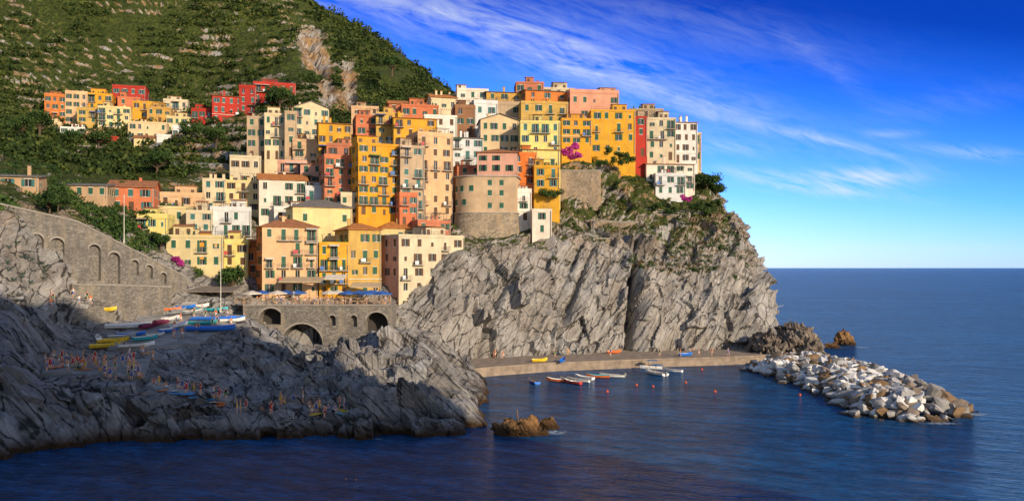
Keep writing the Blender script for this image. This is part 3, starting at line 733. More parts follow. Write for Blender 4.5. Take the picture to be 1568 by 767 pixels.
# ---------------------------------------------------------------- stone works
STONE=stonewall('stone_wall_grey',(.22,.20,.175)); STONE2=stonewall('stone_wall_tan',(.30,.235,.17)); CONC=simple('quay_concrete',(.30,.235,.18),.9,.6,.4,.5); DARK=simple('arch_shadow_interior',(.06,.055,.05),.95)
RAMPM=simple('ramp_concrete',(.27,.265,.26),.95,.5,.4,.5)
def arched_wall(name,P0,P1,zt0,zt1,zb,arches,th=1.5,mat=STONE):
    P0=Vector(P0);P1=Vector(P1); L=(P1-P0).length; dx=(P1-P0)/L; nr=Vector((dx.y,-dx.x))
    if nr.y>0: nr=-nr
    mb=MB(); 
    def az(ar,x):
        c,w,zs,z0,dp=ar; u=(x-c)/(w/2); return zs+(w/2)*math.sqrt(max(0,1-u*u))
    xs=[0,L]
    for ar in arches:
        for i in range(13): xs.append(ar[0]-ar[1]/2*math.cos(math.pi*i/12))
    n=max(2,int(L/2)); xs+= [L*i/n for i in range(n)]
    xs=sorted(set(round(x,4) for x in xs if 0<=x<=L))
    Q=lambda x,z,d=0:(P0.x+dx.x*x-nr.x*d,P0.y+dx.y*x-nr.y*d,z)
    top=lambda x:zt0+(zt1-zt0)*x/L
    for a,b in zip(xs[:-1],xs[1:]):
        m=(a+b)/2; ar=None
        for r_ in arches:
            if abs(m-r_[0])<r_[1]/2: ar=r_
        if ar:
            za,zb_=az(ar,a),az(ar,b); d=ar[4]
            mb.quad(Q(a,za),Q(b,zb_),Q(b,top(b)),Q(a,top(a)))
            if ar[3]>zb: mb.quad(Q(a,zb),Q(b,zb),Q(b,ar[3]),Q(a,ar[3])); mb.quad(Q(a,ar[3]),Q(b,ar[3]),Q(b,ar[3],d),Q(a,ar[3],d))
            mb.quad(Q(a,za,d),Q(b,zb_,d),Q(b,zb_),Q(a,za))
            mb.quad(Q(a,ar[3],d),Q(b,ar[3],d),Q(b,zb_,d),Q(a,za,d),1 if d>1 else 0)
            zo=lambda x:(ar[2]+(ar[1]/2+.35)*math.sqrt(max(0,1-((x-ar[0])/(ar[1]/2+.35))**2)))
            mb.quad(Q(a,za,-.06),Q(b,zb_,-.06),Q(b,zo(b),-.06),Q(a,zo(a),-.06),2); mb.quad(Q(a,zo(a),-.06),Q(b,zo(b),-.06),Q(b,zo(b),0),Q(a,zo(a),0),2)
        else: mb.quad(Q(a,zb),Q(b,zb),Q(b,top(b)),Q(a,top(a)))
        mb.quad(Q(a,top(a)),Q(b,top(b)),Q(b,top(b),th),Q(a,top(a),th),2)
    for ar in arches:
        for s in (-1,1):
            x=ar[0]+s*ar[1]/2; mb.quad(Q(x,ar[3]),Q(x,ar[3],ar[4]),Q(x,ar[2],ar[4]),Q(x,ar[2]))
    for i in range(n):
        a=L*i/n;b=L*(i+1)/n
        for q in ([Q(a,top(a)+.004,-.12),Q(b,top(b)+.004,-.12),Q(b,top(b)+.3,-.12),Q(a,top(a)+.3,-.12)],[Q(a,top(a)+.3,-.12),Q(b,top(b)+.3,-.12),Q(b,top(b)+.3,.35),Q(a,top(a)+.3,.35)],[Q(a,top(a)+.004,.35),Q(b,top(b)+.004,.35),Q(b,top(b)+.3,.35),Q(a,top(a)+.3,.35)]): mb.quad(*q,2)
    mb.quad(Q(0,zb),Q(0,zb,th),Q(0,top(0),th),Q(0,top(0))); mb.quad(Q(L,zb),Q(L,zb,th),Q(L,top(L),th),Q(L,top(L)))
    return mb.obj(name,[mat,DARK,simple('coping_stone',(.30,.27,.235),.9)])
def WX(px,Y): return ((px-CX)/F*Y,Y)
zt=W(0,468,161)[2]
arched_wall('harbour_bridge',WX(372,161),WX(598,161),zt,zt,2,
  [(5.6,5.0,zt-3.0,zt-3.8,3),(11.8,8.4,6.6,2.2,6),(17.9,1.4,zt-2.6,zt-4,1.0),(22.2,1.4,zt-2.6,zt-4.2,1.0),(26.8,4.6,zt-3.6,zt-5.4,3)],8,STONE)
mb=MB(); 
sq=[WX(372,161.5),WX(598,161.5),WX(612,186),WX(560,192),WX(380,188),WX(290,176)]
mb.poly([(x,y,zt+.03) for x,y in sq],0); mb.obj('harbour_square_paving',[simple('paving',(.33,.29,.25),.9,.8)])
pA=WX(-60,131); pB=WX(118,146); pC=WX(285,166)
arched_wall('terrace_retaining_wall',pA,pB,W(-60,300,131)[2],W(118,340,146)[2],8,[(7,2.6,27.6,25.6,.7),(11.5,2.6,26.6,24.6,.7),(15,2.6,26,24,.7)],3,STONE)
arched_wall('terrace_retaining_wall',pB,pC,W(118,340,146)[2],W(285,425,166)[2],8,[(3.3,2.6,25.0,19.6,.8),(7.2,2.6,23.6,19,.8),(11.5,1.8,22.6,20.5,.7),(14.6,1.8,21.6,19.8,.7),(17.8,1.6,20.2,18.8,.7)],3,STONE)
arched_wall('lower_retaining_wall',WX(60,142),WX(245,160),W(60,465,142)[2],W(245,478,160)[2],6,[(6.2,2.4,10.6,7.5,1.4),(10.6,2.4,10.6,7.5,1.4)],3,STONE)
arched_wall('middle_retaining_wall',WX(110,143.5),WX(262,160.5),W(110,436,143.5)[2],W(262,440,160.5)[2],8,[],2,STONE)
arched_wall('garden_retaining_wall',WX(858,219),WX(920,221),W(858,262,219)[2],W(920,262,221)[2],W(0,300,220)[2]-4,[],3,STONE2)
arched_wall('garden_retaining_wall',WX(870,208),WX(965,211),W(870,366,208)[2],W(965,366,211)[2],W(0,385,210)[2]-3,[],3,STONE2)
arched_wall('garden_retaining_wall',WX(990,221),WX(1098,223),W(990,328,221)[2],W(1098,333,223)[2],W(0,350,222)[2]-3,[],6,STONE2)
arched_wall('garden_retaining_wall',WX(905,214),WX(985,216),W(905,338,214)[2],W(985,342,216)[2],W(0,360,214)[2]-3,[],3,STONE2)
mb=MB(); fr=[WX(690,157),WX(760,164),WX(850,171),WX(1000,178),WX(1090,181),WX(1150,184),WX(1175,186)]; 
for i in range(len(fr)-1):
    a,b=fr[i],fr[i+1]; z=1.9
    mb.quad((a[0],a[1],-3),(b[0],b[1],-3),(b[0],b[1],z),(a[0],a[1],z)); mb.quad((a[0],a[1],z),(b[0],b[1],z),(b[0]*1.12,b[1]*1.12,z),(a[0]*1.15,a[1]*1.15,z))
    mb.quad((a[0],a[1]-.15,z-.35),(b[0],b[1]-.15,z-.35),(b[0],b[1]-.15,z+.02),(a[0],a[1]-.15,z+.02)); mb.quad((a[0],a[1]-.15,z+.02),(b[0],b[1]-.15,z+.02),(b[0],b[1]+.5,z+.02),(a[0],a[1]+.5,z+.02))
a=fr[-1]; mb.quad((a[0],a[1],-3),(a[0]*1.12,a[1]*1.12,-3),(a[0]*1.12,a[1]*1.12,1.9),(a[0],a[1],1.9)); a=fr[0]; mb.quad((a[0],a[1],-3),(a[0]*1.12,a[1]*1.12,-3),(a[0]*1.12,a[1]*1.12,1.9),(a[0],a[1],1.9))
mb.obj('stone_quay',[CONC])
def drape(name,cn,nu_,nv_,dz,mat,steps=0,sm=6):
    c=[survey(*p) for p in cn]; Z=np.zeros((nu_,nv_)); X=np.zeros((nu_,nv_)); Y=np.zeros((nu_,nv_))
    for i in range(nu_):
        for j in range(nv_):
            u=i/(nu_-1);v=j/(nv_-1); x=(c[0].x*(1-u)+c[1].x*u)*(1-v)+(c[3].x*(1-u)+c[2].x*u)*v; y=(c[0].y*(1-u)+c[1].y*u)*(1-v)+(c[3].y*(1-u)+c[2].y*u)*v
            X[i,j]=x;Y[i,j]=y;Z[i,j]=ground(x,y,60)
    for _ in range(sm):
        Zp=np.pad(Z,1,mode='edge'); Z=(Zp[:-2,1:-1]+Zp[2:,1:-1]+Zp[1:-1,:-2]+Zp[1:-1,2:]+Zp[1:-1,1:-1])/5
    Z+=dz
    if steps: Z=np.round(Z/steps)*steps
    P=np.stack([X,Y,Z],-1); P2=P.copy(); P2[...,2]-=2.5
    V=P.reshape(-1,3).tolist(); Fs=gridfaces(nu_,nv_).tolist(); 
    edge=[(i,0) for i in range(nu_)]+[(nu_-1,j) for j in range(1,nv_)]+[(i,nv_-1) for i in range(nu_-2,-1,-1)]+[(0,j) for j in range(nv_-2,-1,-1)]
    for (a,b) in zip(edge[:-1],edge[1:]):
        i0=len(V); V+= [P[a].tolist(),P[b].tolist(),P2[b].tolist(),P2[a].tolist()]; Fs.append([i0,i0+1,i0+2,i0+3])
    return nobj(name,V,Fs,[mat],False),V,Fs
dr=[drape('boat_slipway',[(165,536),(300,532),(392,484),(215,482)],40,30,.35,RAMPM,0,10),
    drape('bathing_platform',[(62,574),(222,584),(232,548),(75,548)],40,16,.35,RAMPM,.35,4),
    drape('stone_steps',[(222,592),(352,620),(362,608),(238,580)],60,6,.3,simple('steps_stone',(.38,.365,.35),.95,.8,.3,.4),.25,3)]
V_=allv.tolist(); F_=allf.tolist()
for _,v,f in dr:
    o=len(V_); V_+=v; F_+=[[q+o for q in ff] for ff in f]
BV=BVHTree.FromPolygons(V_,F_)
def fence(name,pts,h=1.1,mat=METAL,cross=False,sp=1.5,r=.04):
    mb=MB()
    for a,b in zip(pts[:-1],pts[1:]):
        a=Vector(a);b=Vector(b); n=max(1,int((b-a).length/sp))
        for hh in (h,h*.5): mb.tube(a+Vector((0,0,hh)),b+Vector((0,0,hh)),r,5)
        for i in range(n+1):
            p=a.lerp(b,i/n); mb.tube(p,p+Vector((0,0,h)),r*1.2,5)
            if cross and i<n:
                q=a.lerp(b,(i+1)/n); mb.tube(p+Vector((0,0,.1)),q+Vector((0,0,h)),r*.8,4); mb.tube(q+Vector((0,0,.1)),p+Vector((0,0,h)),r*.8,4)
    return mb.obj(name,[mat])
WOOD=simple('fence_wood',(.36,.24,.14),.8)
fence('wooden_fence',[(*WX(360,161.3),zt+.3),(*WX(598,161.3),zt+.3)],1.2,WOOD,True,1.6,.07)
fence('railing',[(*WX(988,221.3),W(0,328,221)[2]+.3),(*WX(1098,223),W(0,333,223)[2]+.3)],1.1,TRIM)
for pts in ([(230,580),(250,584),(270,588),(290,594),(310,598),(330,603),(358,611)],[(75,462),(130,468),(190,475)],[(1030,418),(1065,412),(1100,420),(1112,412)],[(985,300),(992,318),(1010,322)],[(870,362),(920,360),(965,362)]):
    q=[survey(*p) for p in pts]; fence('path_railing',[tuple(p) for p in q],1.0,METAL if pts[0][0]<900 else WOOD,False,1.4,.035)

# ---------------------------------------------------------------- boulders
def hulls(n,flat=.75):
    out=[]
    for i in range(n):
        bm=bmesh.new()
        for j in range(13):
            v=Vector((R.gauss(0,1),R.gauss(0,1),R.gauss(0,1))).normalized(); v.z*=flat; v.x*=R.uniform(.75,1.2); bm.verts.new(v)
        bmesh.ops.convex_hull(bm,input=bm.verts)
        lone=[v for v in bm.verts if not v.link_faces]; bmesh.ops.delete(bm,geom=lone,context='VERTS')
        bmesh.ops.bevel(bm,geom=bm.edges[:],offset=.035,segments=1,affect='EDGES')
        bmesh.ops.triangulate(bm,faces=bm.faces[:]); bm.verts.index_update()
        out.append((np.array([v.co[:] for v in bm.verts]),np.array([[v.index for v in f.verts] for f in bm.faces]))); bm.free()
    return out
HU=hulls(18)
k=NT('breakwater_stone'); t=k.t; g=pos(t); at=k.n('ShaderNodeAttribute'); at.attribute_name='tone'
nn=noise(t,g.outputs['Position'],1.5,6,.7)
cc=ramp(t,at.outputs['Fac'],[(0.0,(.08,.05,.026)),(.3,(.24,.15,.075)),(.5,(.24,.225,.21)),(.75,(.46,.45,.45)),(1.0,(.78,.78,.78))])
cc=mixc(t,ramp(t,nn,[(.4,.5),(.6,0.0)]),cc,mixc(t,1.0,cc,(.5,.48,.46),'MULTIPLY'))
sp=k.n('ShaderNodeSeparateXYZ'); k.l(g.outputs['Position'],sp.inputs[0])
cc=mixc(t,ramp(t,math_(t,'ADD',math_(t,'MULTIPLY',sp.outputs[2],.5),math_(t,'MULTIPLY',nn,.3)),[(.25,1.0),(.5,0.0)]),cc,(.06,.036,.018))
k.l(cc,k.b.inputs['Base Color']); k.b.inputs['Roughness'].default_value=.85; bump(t,nn,.6,.4,k.b); BWM=k.m
def rot3():
    q=Matrix.Rotation(R.uniform(0,6.28),3,'Z')@Matrix.Rotation(R.uniform(-.9,.9),3,'X')@Matrix.Rotation(R.uniform(-.9,.9),3,'Y'); return np.array(q)
def scatter_rocks(name,items,mat):
    V=[];Fs=[];T=[];o=0
    for (x,y,z,s,tone) in items:
        v,f=HU[R.randrange(len(HU))]; vv=(v*s*np.array([R.uniform(.7,1.4),R.uniform(.7,1.2),R.uniform(.6,1)]))@rot3().T+np.array([x,y,z])
        V.append(vv);Fs.append(f+o);o+=len(v);T+= [tone]*len(v)
    return nobj(name,np.concatenate(V),np.concatenate(Fs),[mat],False,{'tone':('POINT',T)})
poly=[(50,172),(53,150),(53,137),(51.5,119),(57,113.5),(66,117),(70,122),(72.5,132),(75,150),(75,170),(70,186),(60,186)]
def inpoly(x,y):
    c=False
    for i in range(len(poly)):
        a=poly[i];b=poly[i-1]
        if (a[1]>y)!=(b[1]>y) and x<(b[0]-a[0])*(y-a[1])/(b[1]-a[1])+a[0]: c=not c
    return c
def edist(x,y):
    m=1e9
    for i in range(len(poly)):
        a=Vector(poly[i]);b=Vector(poly[i-1]);p=Vector((x,y)); t_=max(0,min(1,(p-a).dot(b-a)/(b-a).length_squared)); m=min(m,(p-a-(b-a)*t_).length)
    return m
items=[]
while len(items)<1350:
    x=R.uniform(49,78);y=R.uniform(111,188)
    ins=inpoly(x,y); e=edist(x,y)
    if not ins and (e>1.2 or R.random()<.6): continue
    top=min(2.7,e*.55)-.3 if ins else -.5
    tipf=max(0,min(1,(x-63)/6))*max(0,min(1,(145-y)/16))
    tone=R.choice([1,1,.9,.8,.9,.65,.5]) if R.random()>.25 else R.choice([.3,.2,.4])
    tone=tone*(1-tipf)+R.choice([.10,.2,.3,.35])*tipf
    s=R.choice([.5,.6,.8,1.0,1.3,1.7]); items.append((x,y,top-R.uniform(0,.6)+R.random()*.5,s,tone))
scatter_rocks('breakwater',items,BWM)
def searock(name,px,py,wpx,hpx,lean=0,seed=1,mat=None,dpt=None):
    X,Y,_=W(*Z0(px,py)); w=wpx/F*Y/2; hgt=hpx/F*Y
    n=90;m=46; u=np.linspace(0,2*np.pi,n); v=np.linspace(0,1,m)
    U,Vv=np.meshgrid(u,v,indexing='ij'); r=1-Vv**1.6*.85
    Pp=np.stack([w*r*np.cos(U),(dpt or w*.6)*r*np.sin(U),-1.5+(hgt+1.5)*np.sin(Vv*np.pi/2)],-1)+np.array([X,Y+w*.3,0])
    c=np.array([X,Y,0.]); Nn=(Pp-c); Nn/=np.linalg.norm(Nn,axis=-1,keepdims=True)+1e-6
    dd=facet(Pp/(w*.35)+seed,seed)*w*.22+facet(Pp/(w*.12),seed+9)*w*.08+ridge(Pp/(w*.3),3,seed)*w*.06
    dd[-1]=dd[0]; Pp=Pp+Nn*dd[...,None]
    return nobj(name,Pp.reshape(-1,3),gridfaces(n,m),[mat],False)
brm=rockmat('sea_rock_brown',(.07,.04,.02),(.22,.13,.06),(.38,.25,.13),(.32,.17,.07),(0,.6,0),False,warmz=(-5,3))
grm=rockmat('sea_rock_grey',(.07,.058,.048),(.21,.175,.145),(.34,.295,.255),(.26,.17,.10),(0,.6,0),False,warmz=(5,25))
searock('sea_rock',795,667,78,22,seed=3,mat=brm); searock('sea_rock',840,657,38,13,seed=8,mat=brm); searock('sea_rock',1295,528,34,20,seed=5,mat=brm)
searock('sea_rock',1275,533,26,8,seed=15,mat=brm)
searock('headland_rock',1222,549,76,46,seed=6,mat=grm,dpt=9); searock('headland_rock',1175,551,56,38,seed=7,mat=grm,dpt=8)

# ---------------------------------------------------------------- vegetation
def leafcloud(name,centers,radii,nleaf,size,mat,squash=.75,shell=.55):
    C=np.array(centers,dtype=float);Rr=np.array(radii,dtype=float); n=len(C)
    dirs=np.random.normal(size=(n,nleaf,3)); dirs/=np.linalg.norm(dirs,axis=-1,keepdims=True)
    rad=shell+(1-shell)*np.random.rand(n,nleaf,1); lump=1+.35*vn(dirs*2.2+C[:,None,:]*.7,3)[...,None]
    pc=C[:,None,:]+dirs*rad*lump*Rr[:,None,None]*np.array([1,1,squash])
    a=np.random.normal(size=(n,nleaf,3)); a/=np.linalg.norm(a,axis=-1,keepdims=True)
    b=np.cross(a,dirs+.4*np.random.normal(size=dirs.shape)); b/=np.linalg.norm(b,axis=-1,keepdims=True)+1e-6
    s=(size*(.6+.8*np.random.rand(n,nleaf,1))*np.clip(Rr,.6,3)[:,None,None]**.5)
    q=np.stack([pc-a*s*.5,pc+b*s*.35,pc+a*s*.5,pc-b*s*.35],2).reshape(-1,3)
    f=np.arange(len(q)).reshape(-1,4)
    tone=np.repeat(np.clip(np.random.rand(n,1)*.6+np.random.rand(n,nleaf)*.4,0,1).ravel(),4)
    return nobj(name,q,f,[mat],False,{'tone':('POINT',tone)})
LG=leafmat('shrub_foliage',(.008,.017,.004),(.030,.054,.010),(.10,.115,.022),.05)
LB=leafmat('bush_foliage',(.012,.028,.007),(.035,.075,.016),(.08,.12,.028)); LM=leafmat('bougainvillea_bloom',(.22,.01,.12),(.5,.03,.28),(.65,.10,.4)); LD=leafmat('dry_scrub',(.05,.04,.015),(.13,.095,.03),(.26,.18,.06))
pxs=MAINP[...,0]/MAINP[...,1]*F+CX; pys=HY-(MAINP[...,2]-CZ)/MAINP[...,1]*F
dn=vn(MAINP/18,44)+.5*vn(MAINP/6,45)
ok=(MAINK>4.25)&(MAINK<7.1)&(MAINV>.45)&(pxs>-60)&(pxs<720)&(pys>-60)&((dn>-.1)|((pxs>330)&(dn>-.35))|(pys>150))
ii=np.argwhere(ok); sel=ii[np.random.choice(len(ii),5200,replace=False)]
cs=MAINP[sel[:,0],sel[:,1]]; rd=np.random.choice([.8,1.2,1.6,2.2,3.2],len(cs),p=[.28,.32,.24,.11,.05])*(1+.4*np.clip(dn[sel[:,0],sel[:,1]],0,1))
cs=cs+np.array([0,0,1])*rd[:,None]*.35
leafcloud('hillside_shrubs',cs,rd,46,.75,LG)
ok=(MAINK>2.75)&(MAINK<4.9)&(pxs>845)&(pxs<1160)&(vn(MAINP/7,46)>-.15); ii=np.argwhere(ok); sel=ii[np.random.choice(len(ii),1100,replace=False)]
cs=MAINP[sel[:,0],sel[:,1]]; leafcloud('headland_scrub',cs[:420],np.random.uniform(.3,1.1,420),50,.4,LB); leafcloud('dry_scrub',cs[420:],np.random.uniform(.3,.8,680),40,.3,LD)
ok=(MAINK>2.2)&(MAINK<4.8)&(pxs>-20)&(pxs<380)&(pys<440)&(vn(MAINP/9,47)>-.1); ii=np.argwhere(ok); sel=ii[np.random.choice(len(ii),700,replace=False)]
cs=MAINP[sel[:,0],sel[:,1]]; leafcloud('valley_shrubs',cs,np.random.uniform(.5,1.9,700),60,.5,LB)
BARK=simple('bark',(.10,.07,.045),.9,4)
def tree(px,py,Y,h,r,name='tree',mat=None):
    X,_,z=W(px,py,Y); gz=ground(X,Y); z=gz if abs(gz-z)<8 else z
    E=bpy.data.objects.new(name,None); col.objects.link(E); E.location=(X,Y,z-.3)
    mb=MB(); mb.tube((0,0,0),(.2,.1,h*.55),r*.09,8,0,r*.05); cs=[];rs=[]
    for i in range(11):
        a=i*2.4; rr=r*(.25+.5*R.random()); p=(rr*math.cos(a),rr*math.sin(a),h*(.55+.4*R.random())); mb.tube((.1,.05,h*.4),p,r*.04,5,0,r*.015); cs.append((X+p[0],Y+p[1],z+p[2])); rs.append(r*R.uniform(.3,.5))
    mb.obj('trunk_and_limbs',[BARK],E); o=leafcloud('crown',cs,rs,160,.4,mat or LB,.8,.3); o.parent=E; o.matrix_parent_inverse=Matrix.Translation((-X,-Y,-(z-.3)))
for a in [(428,178,292,9,6),(420,170,296,8,5),(355,435,172,6,3.2),(350,428,174,5,2.4),(75,330,146,5,2.6),(88,318,150,4,2.2),(245,425,172,3.5,2),(1082,290,236,3.5,4.2),(1096,292,238,3,3.6),(1072,284,240,3.5,3.2),(600,118,330,8,5),(200,330,186,6,3),(30,215,270,8,5),(60,240,260,9,6),(240,290,225,7,5),(290,215,282,7,5),(330,240,262,8,5),(225,345,178,4,2),(150,240,262,7,5),(110,245,258,6,4)]: tree(*a)
def bushgrp(name,pts,r,mat,n=140,size=.35):
    cs=[];rs=[]
    for (px,py,Y) in pts:
        x,y,z=W(px,py,Y)
        for i in range(7): cs.append((x+R.uniform(-r,r),y+R.uniform(-r,r)*.5,z+R.uniform(-.4,.5)*r)); rs.append(r*R.uniform(.4,.8))
    leafcloud(name,cs,rs,n,size,mat)
bushgrp('bougainvillea',[(868,232,218),(880,238,218),(875,226,219)],1.6,LM)
bushgrp('bougainvillea',[(1045,303,221),(1052,306,221)],1.0,LM); bushgrp('bougainvillea',[(270,398,172),(278,403,172)],.8,LM)
bushgrp('hanging_plants',[(935,232,226),(955,238,226),(920,250,222),(965,246,226),(945,246,225),(850,297,209),(835,297,209)],1.5,LB)
bushgrp('garden_bushes',[(1005,318,221),(1030,322,221),(1065,315,221),(1085,322,222),(1095,310,224),(1120,425,210),(1118,418,212)],1.5,LB)
mb=MB()
for q in range(16):
    p=survey(R.uniform(5,80),R.uniform(368,440))
    for i in range(14):
        a=i*2.4; L_=R.uniform(.8,1.5); w_=.1; d_=Vector((math.cos(a),math.sin(a),R.uniform(.5,1.3))).normalized()*L_; s_=Vector((-math.sin(a),math.cos(a),0))*w_
        mb.quad(tuple(p-s_),tuple(p+s_),tuple(p+d_*.6+s_*1.2),tuple(p+d_*.6-s_*1.2)); mb.tri(tuple(p+d_*.6-s_*1.2),tuple(p+d_*.6+s_*1.2),tuple(p+d_+Vector((0,0,-.1))))
mb.obj('agave_plants',[simple('agave_leaf',(.12,.17,.15),.6)])

# ---------------------------------------------------------------- boats
BC=dict(blue=(.02,.18,.70),white=(.80,.80,.78),red=(.5,.05,.04),orange=(.70,.16,.04),yellow=(.82,.55,.03),teal=(.03,.38,.45),grey=(.30,.31,.32),maroon=(.20,.02,.07),green=(.04,.2,.1))
def boatmesh(L,Bm,c,inner='white',canopy=False,motor=False,cover=None,seats=3):
    mb=MB(); n=12; H=.62
    st=[]
    for i in range(n+1):
        s=i/n; b=Bm/2*(min(1,(1-s)**.55*1.35) if s>.45 else .80+.2*math.sin(s/.45*math.pi/2)); b=max(b,.02)
        z=H+.35*max(0,(s-.5)/.5)**2; x=(s-.5)*L+(.15*L/4 if i==n else 0)
        kz=.0+.35*max(0,(s-.75)/.25)**2
        st.append([(x,-b,z),(x,-b*.86,z*.45),(x,-b*.45,kz+.06),(x,0,kz),(x,b*.45,kz+.06),(x,b*.86,z*.45),(x,b,z)])
    for i in range(n):
        for j in range(6): mb.quad(st[i][j],st[i+1][j],st[i+1][j+1],st[i][j+1],0)
    mb.poly(st[0][::-1],0)
    fl=.2
    for i in range(n):
        for e in (0,6):
            a=st[i][e];b=st[i+1][e]
            ai,bi=(a[0],a[1]*.88,a[2]+.03),(b[0],b[1]*.88,b[2]+.03); ao,bo=(a[0],a[1]*1.03,a[2]+.03),(b[0],b[1]*1.03,b[2]+.03)
            mb.quad(ao,bo,bi,ai,2); mb.quad(a,b,bo,ao,2)
            mb.quad(ai,bi,(b[0],b[1]*.7,max(fl,b[2]*.5)),(a[0],a[1]*.7,max(fl,a[2]*.5)),1)
        a=st[i];b=st[i+1]; za=max(fl,a[0][2]*.5);zb=max(fl,b[0][2]*.5)
        if not cover: mb.quad((a[0][0],a[0][1]*.7,za),(b[0][0],b[0][1]*.7,zb),(b[6][0],b[6][1]*.7,zb),(a[6][0],a[6][1]*.7,za),1)
        else:
            m0=(a[0][0],0,a[0][2]+.3);m1=(b[0][0],0,b[0][2]+.3)
            mb.quad((a[0][0],a[0][1]*1.04,a[0][2]+.05),(b[0][0],b[0][1]*1.04,b[0][2]+.05),m1,m0,3); mb.quad(m0,m1,(b[6][0],b[6][1]*1.04,b[6][2]+.05),(a[6][0],a[6][1]*1.04,a[6][2]+.05),3)
    if not cover:
        for q in range(seats):
            x=-L*.35+q*L*.27; mb.box(x,x+.28,-Bm*.42,Bm*.42,.42,.48,2)
    if motor: mb.box(-L/2-.35,-L/2-.02,-.16,.16,.5,1.0,3); mb.box(-L/2-.25,-L/2-.12,-.06,.06,-.2,.5,3)
    if canopy:
        for x in (-L*.2,L*.15):
            for y in (-Bm*.35,Bm*.35): mb.tube((x,y,.5),(x,y,2.0),.03,5,2)
        mb.box(-L*.25,L*.2,-Bm*.42,Bm*.42,2.0,2.08,4)
    ms=[simple('boat_paint_'+c,BC[c],.35,1,.15,0,0,.5),simple('boat_paint_'+inner,BC[inner],.45,1,.15),simple('boat_wood',(.35,.2,.1),.5),simple('boat_cover_'+(cover or 'grey'),BC[cover or 'grey'],.8),simple('boat_canopy_blue',(.04,.16,.35),.7)]
    return mb.mesh('rowing_boat',ms)
def put(name,me,p,rz,tilt=0,dz=0):
    o=bpy.data.objects.new(name,me); col.objects.link(o); o.location=(p[0],p[1],p[2]+dz); o.rotation_euler=(tilt,0,rz); return o
D=math.radians
for px,py,L,c,inn,rz,kw in [(817,586,4.2,'blue','grey',110,{}),(852,584,3.8,'orange','white',160,{}),(868,584,4.4,'white','grey',120,{}),(886,584,4.8,'white','grey',150,{'motor':True}),(916,578,4.4,'orange','teal',170,{}),(938,577,4.8,'white','grey',170,{'motor':True}),(1004,573,6.2,'white','white',120,{'canopy':True,'motor':True}),(1030,569,4.2,'white','grey',150,{}),(998,565,4.8,'white','white',175,{'canopy':True}),(877,587,3.8,'red','white',140,{}),(895,580,4.2,'white','white',140,{})]:
    X,Y,_=W(*Z0(px,py)); put('moored_boat',boatmesh(L,L*.38,c,inn,**kw),(X,Y,-.12),D(rz))
def quaypt(px,py): Y=(CZ-1.92)*F/(py-HY); return (*WX(px,Y),1.94)
for px,py,c,rz in [(826,554,'yellow',10),(862,554,'blue',75),(1050,545,'blue',20),(940,541,'orange',10),(765,546,'orange',15)]:
    put('dinghy',boatmesh(3.2,1.2,c,c,seats=2),quaypt(px,py),D(rz))
ramp_boats=[(326,488,8.0,'blue','blue',5,{}),(322,504,8.5,'blue','white',2,{'cover':'blue'}),(324,474,6,'teal','white',8,{}),(296,478,4.5,'grey','white',60,{}),(262,488,4.2,'white','white',70,{}),(248,494,4.2,'maroon','white',75,{'cover':'maroon'}),(228,500,4.2,'maroon','white',75,{'cover':'maroon'}),(196,500,7.5,'white','white',20,{'cover':'white'}),(208,529,5.5,'white','grey',35,{'motor':True}),(200,512,4.5,'blue','white',30,{}),(172,522,4.8,'yellow','yellow',30,{}),(160,530,4.6,'yellow','yellow',35,{}),(272,478,4.2,'grey','grey',70,{'cover':'grey'}),(186,516,4.2,'grey','white',30,{}),(280,470,4.6,'blue','grey',10,{'cover':'grey'}),(345,476,4.5,'grey','white',90,{'cover':'grey'}),(240,512,4.6,'white','grey',80,{}),(304,468,4,'white','grey',0,{}),(262,474,3.6,'orange','white',20,{}),(150,518,4,'white','white',120,{}),(160,474,4,'yellow','yellow',5,{}),(310,494,5,'teal','white',0,{}),(275,498,4.4,'white','blue',75,{}),(258,506,4.2,'blue','white',70,{}),(222,518,4.2,'teal','white',50,{}),(355,490,4.4,'white','white',20,{'cover':'blue'})]
for px,py,L,c,inn,rz,kw in ramp_boats:
    p=survey(px,py+3); put('beached_boat',boatmesh(L,L*.3,c,inn,**kw),p,D(rz),R.uniform(-.12,.12),.05)

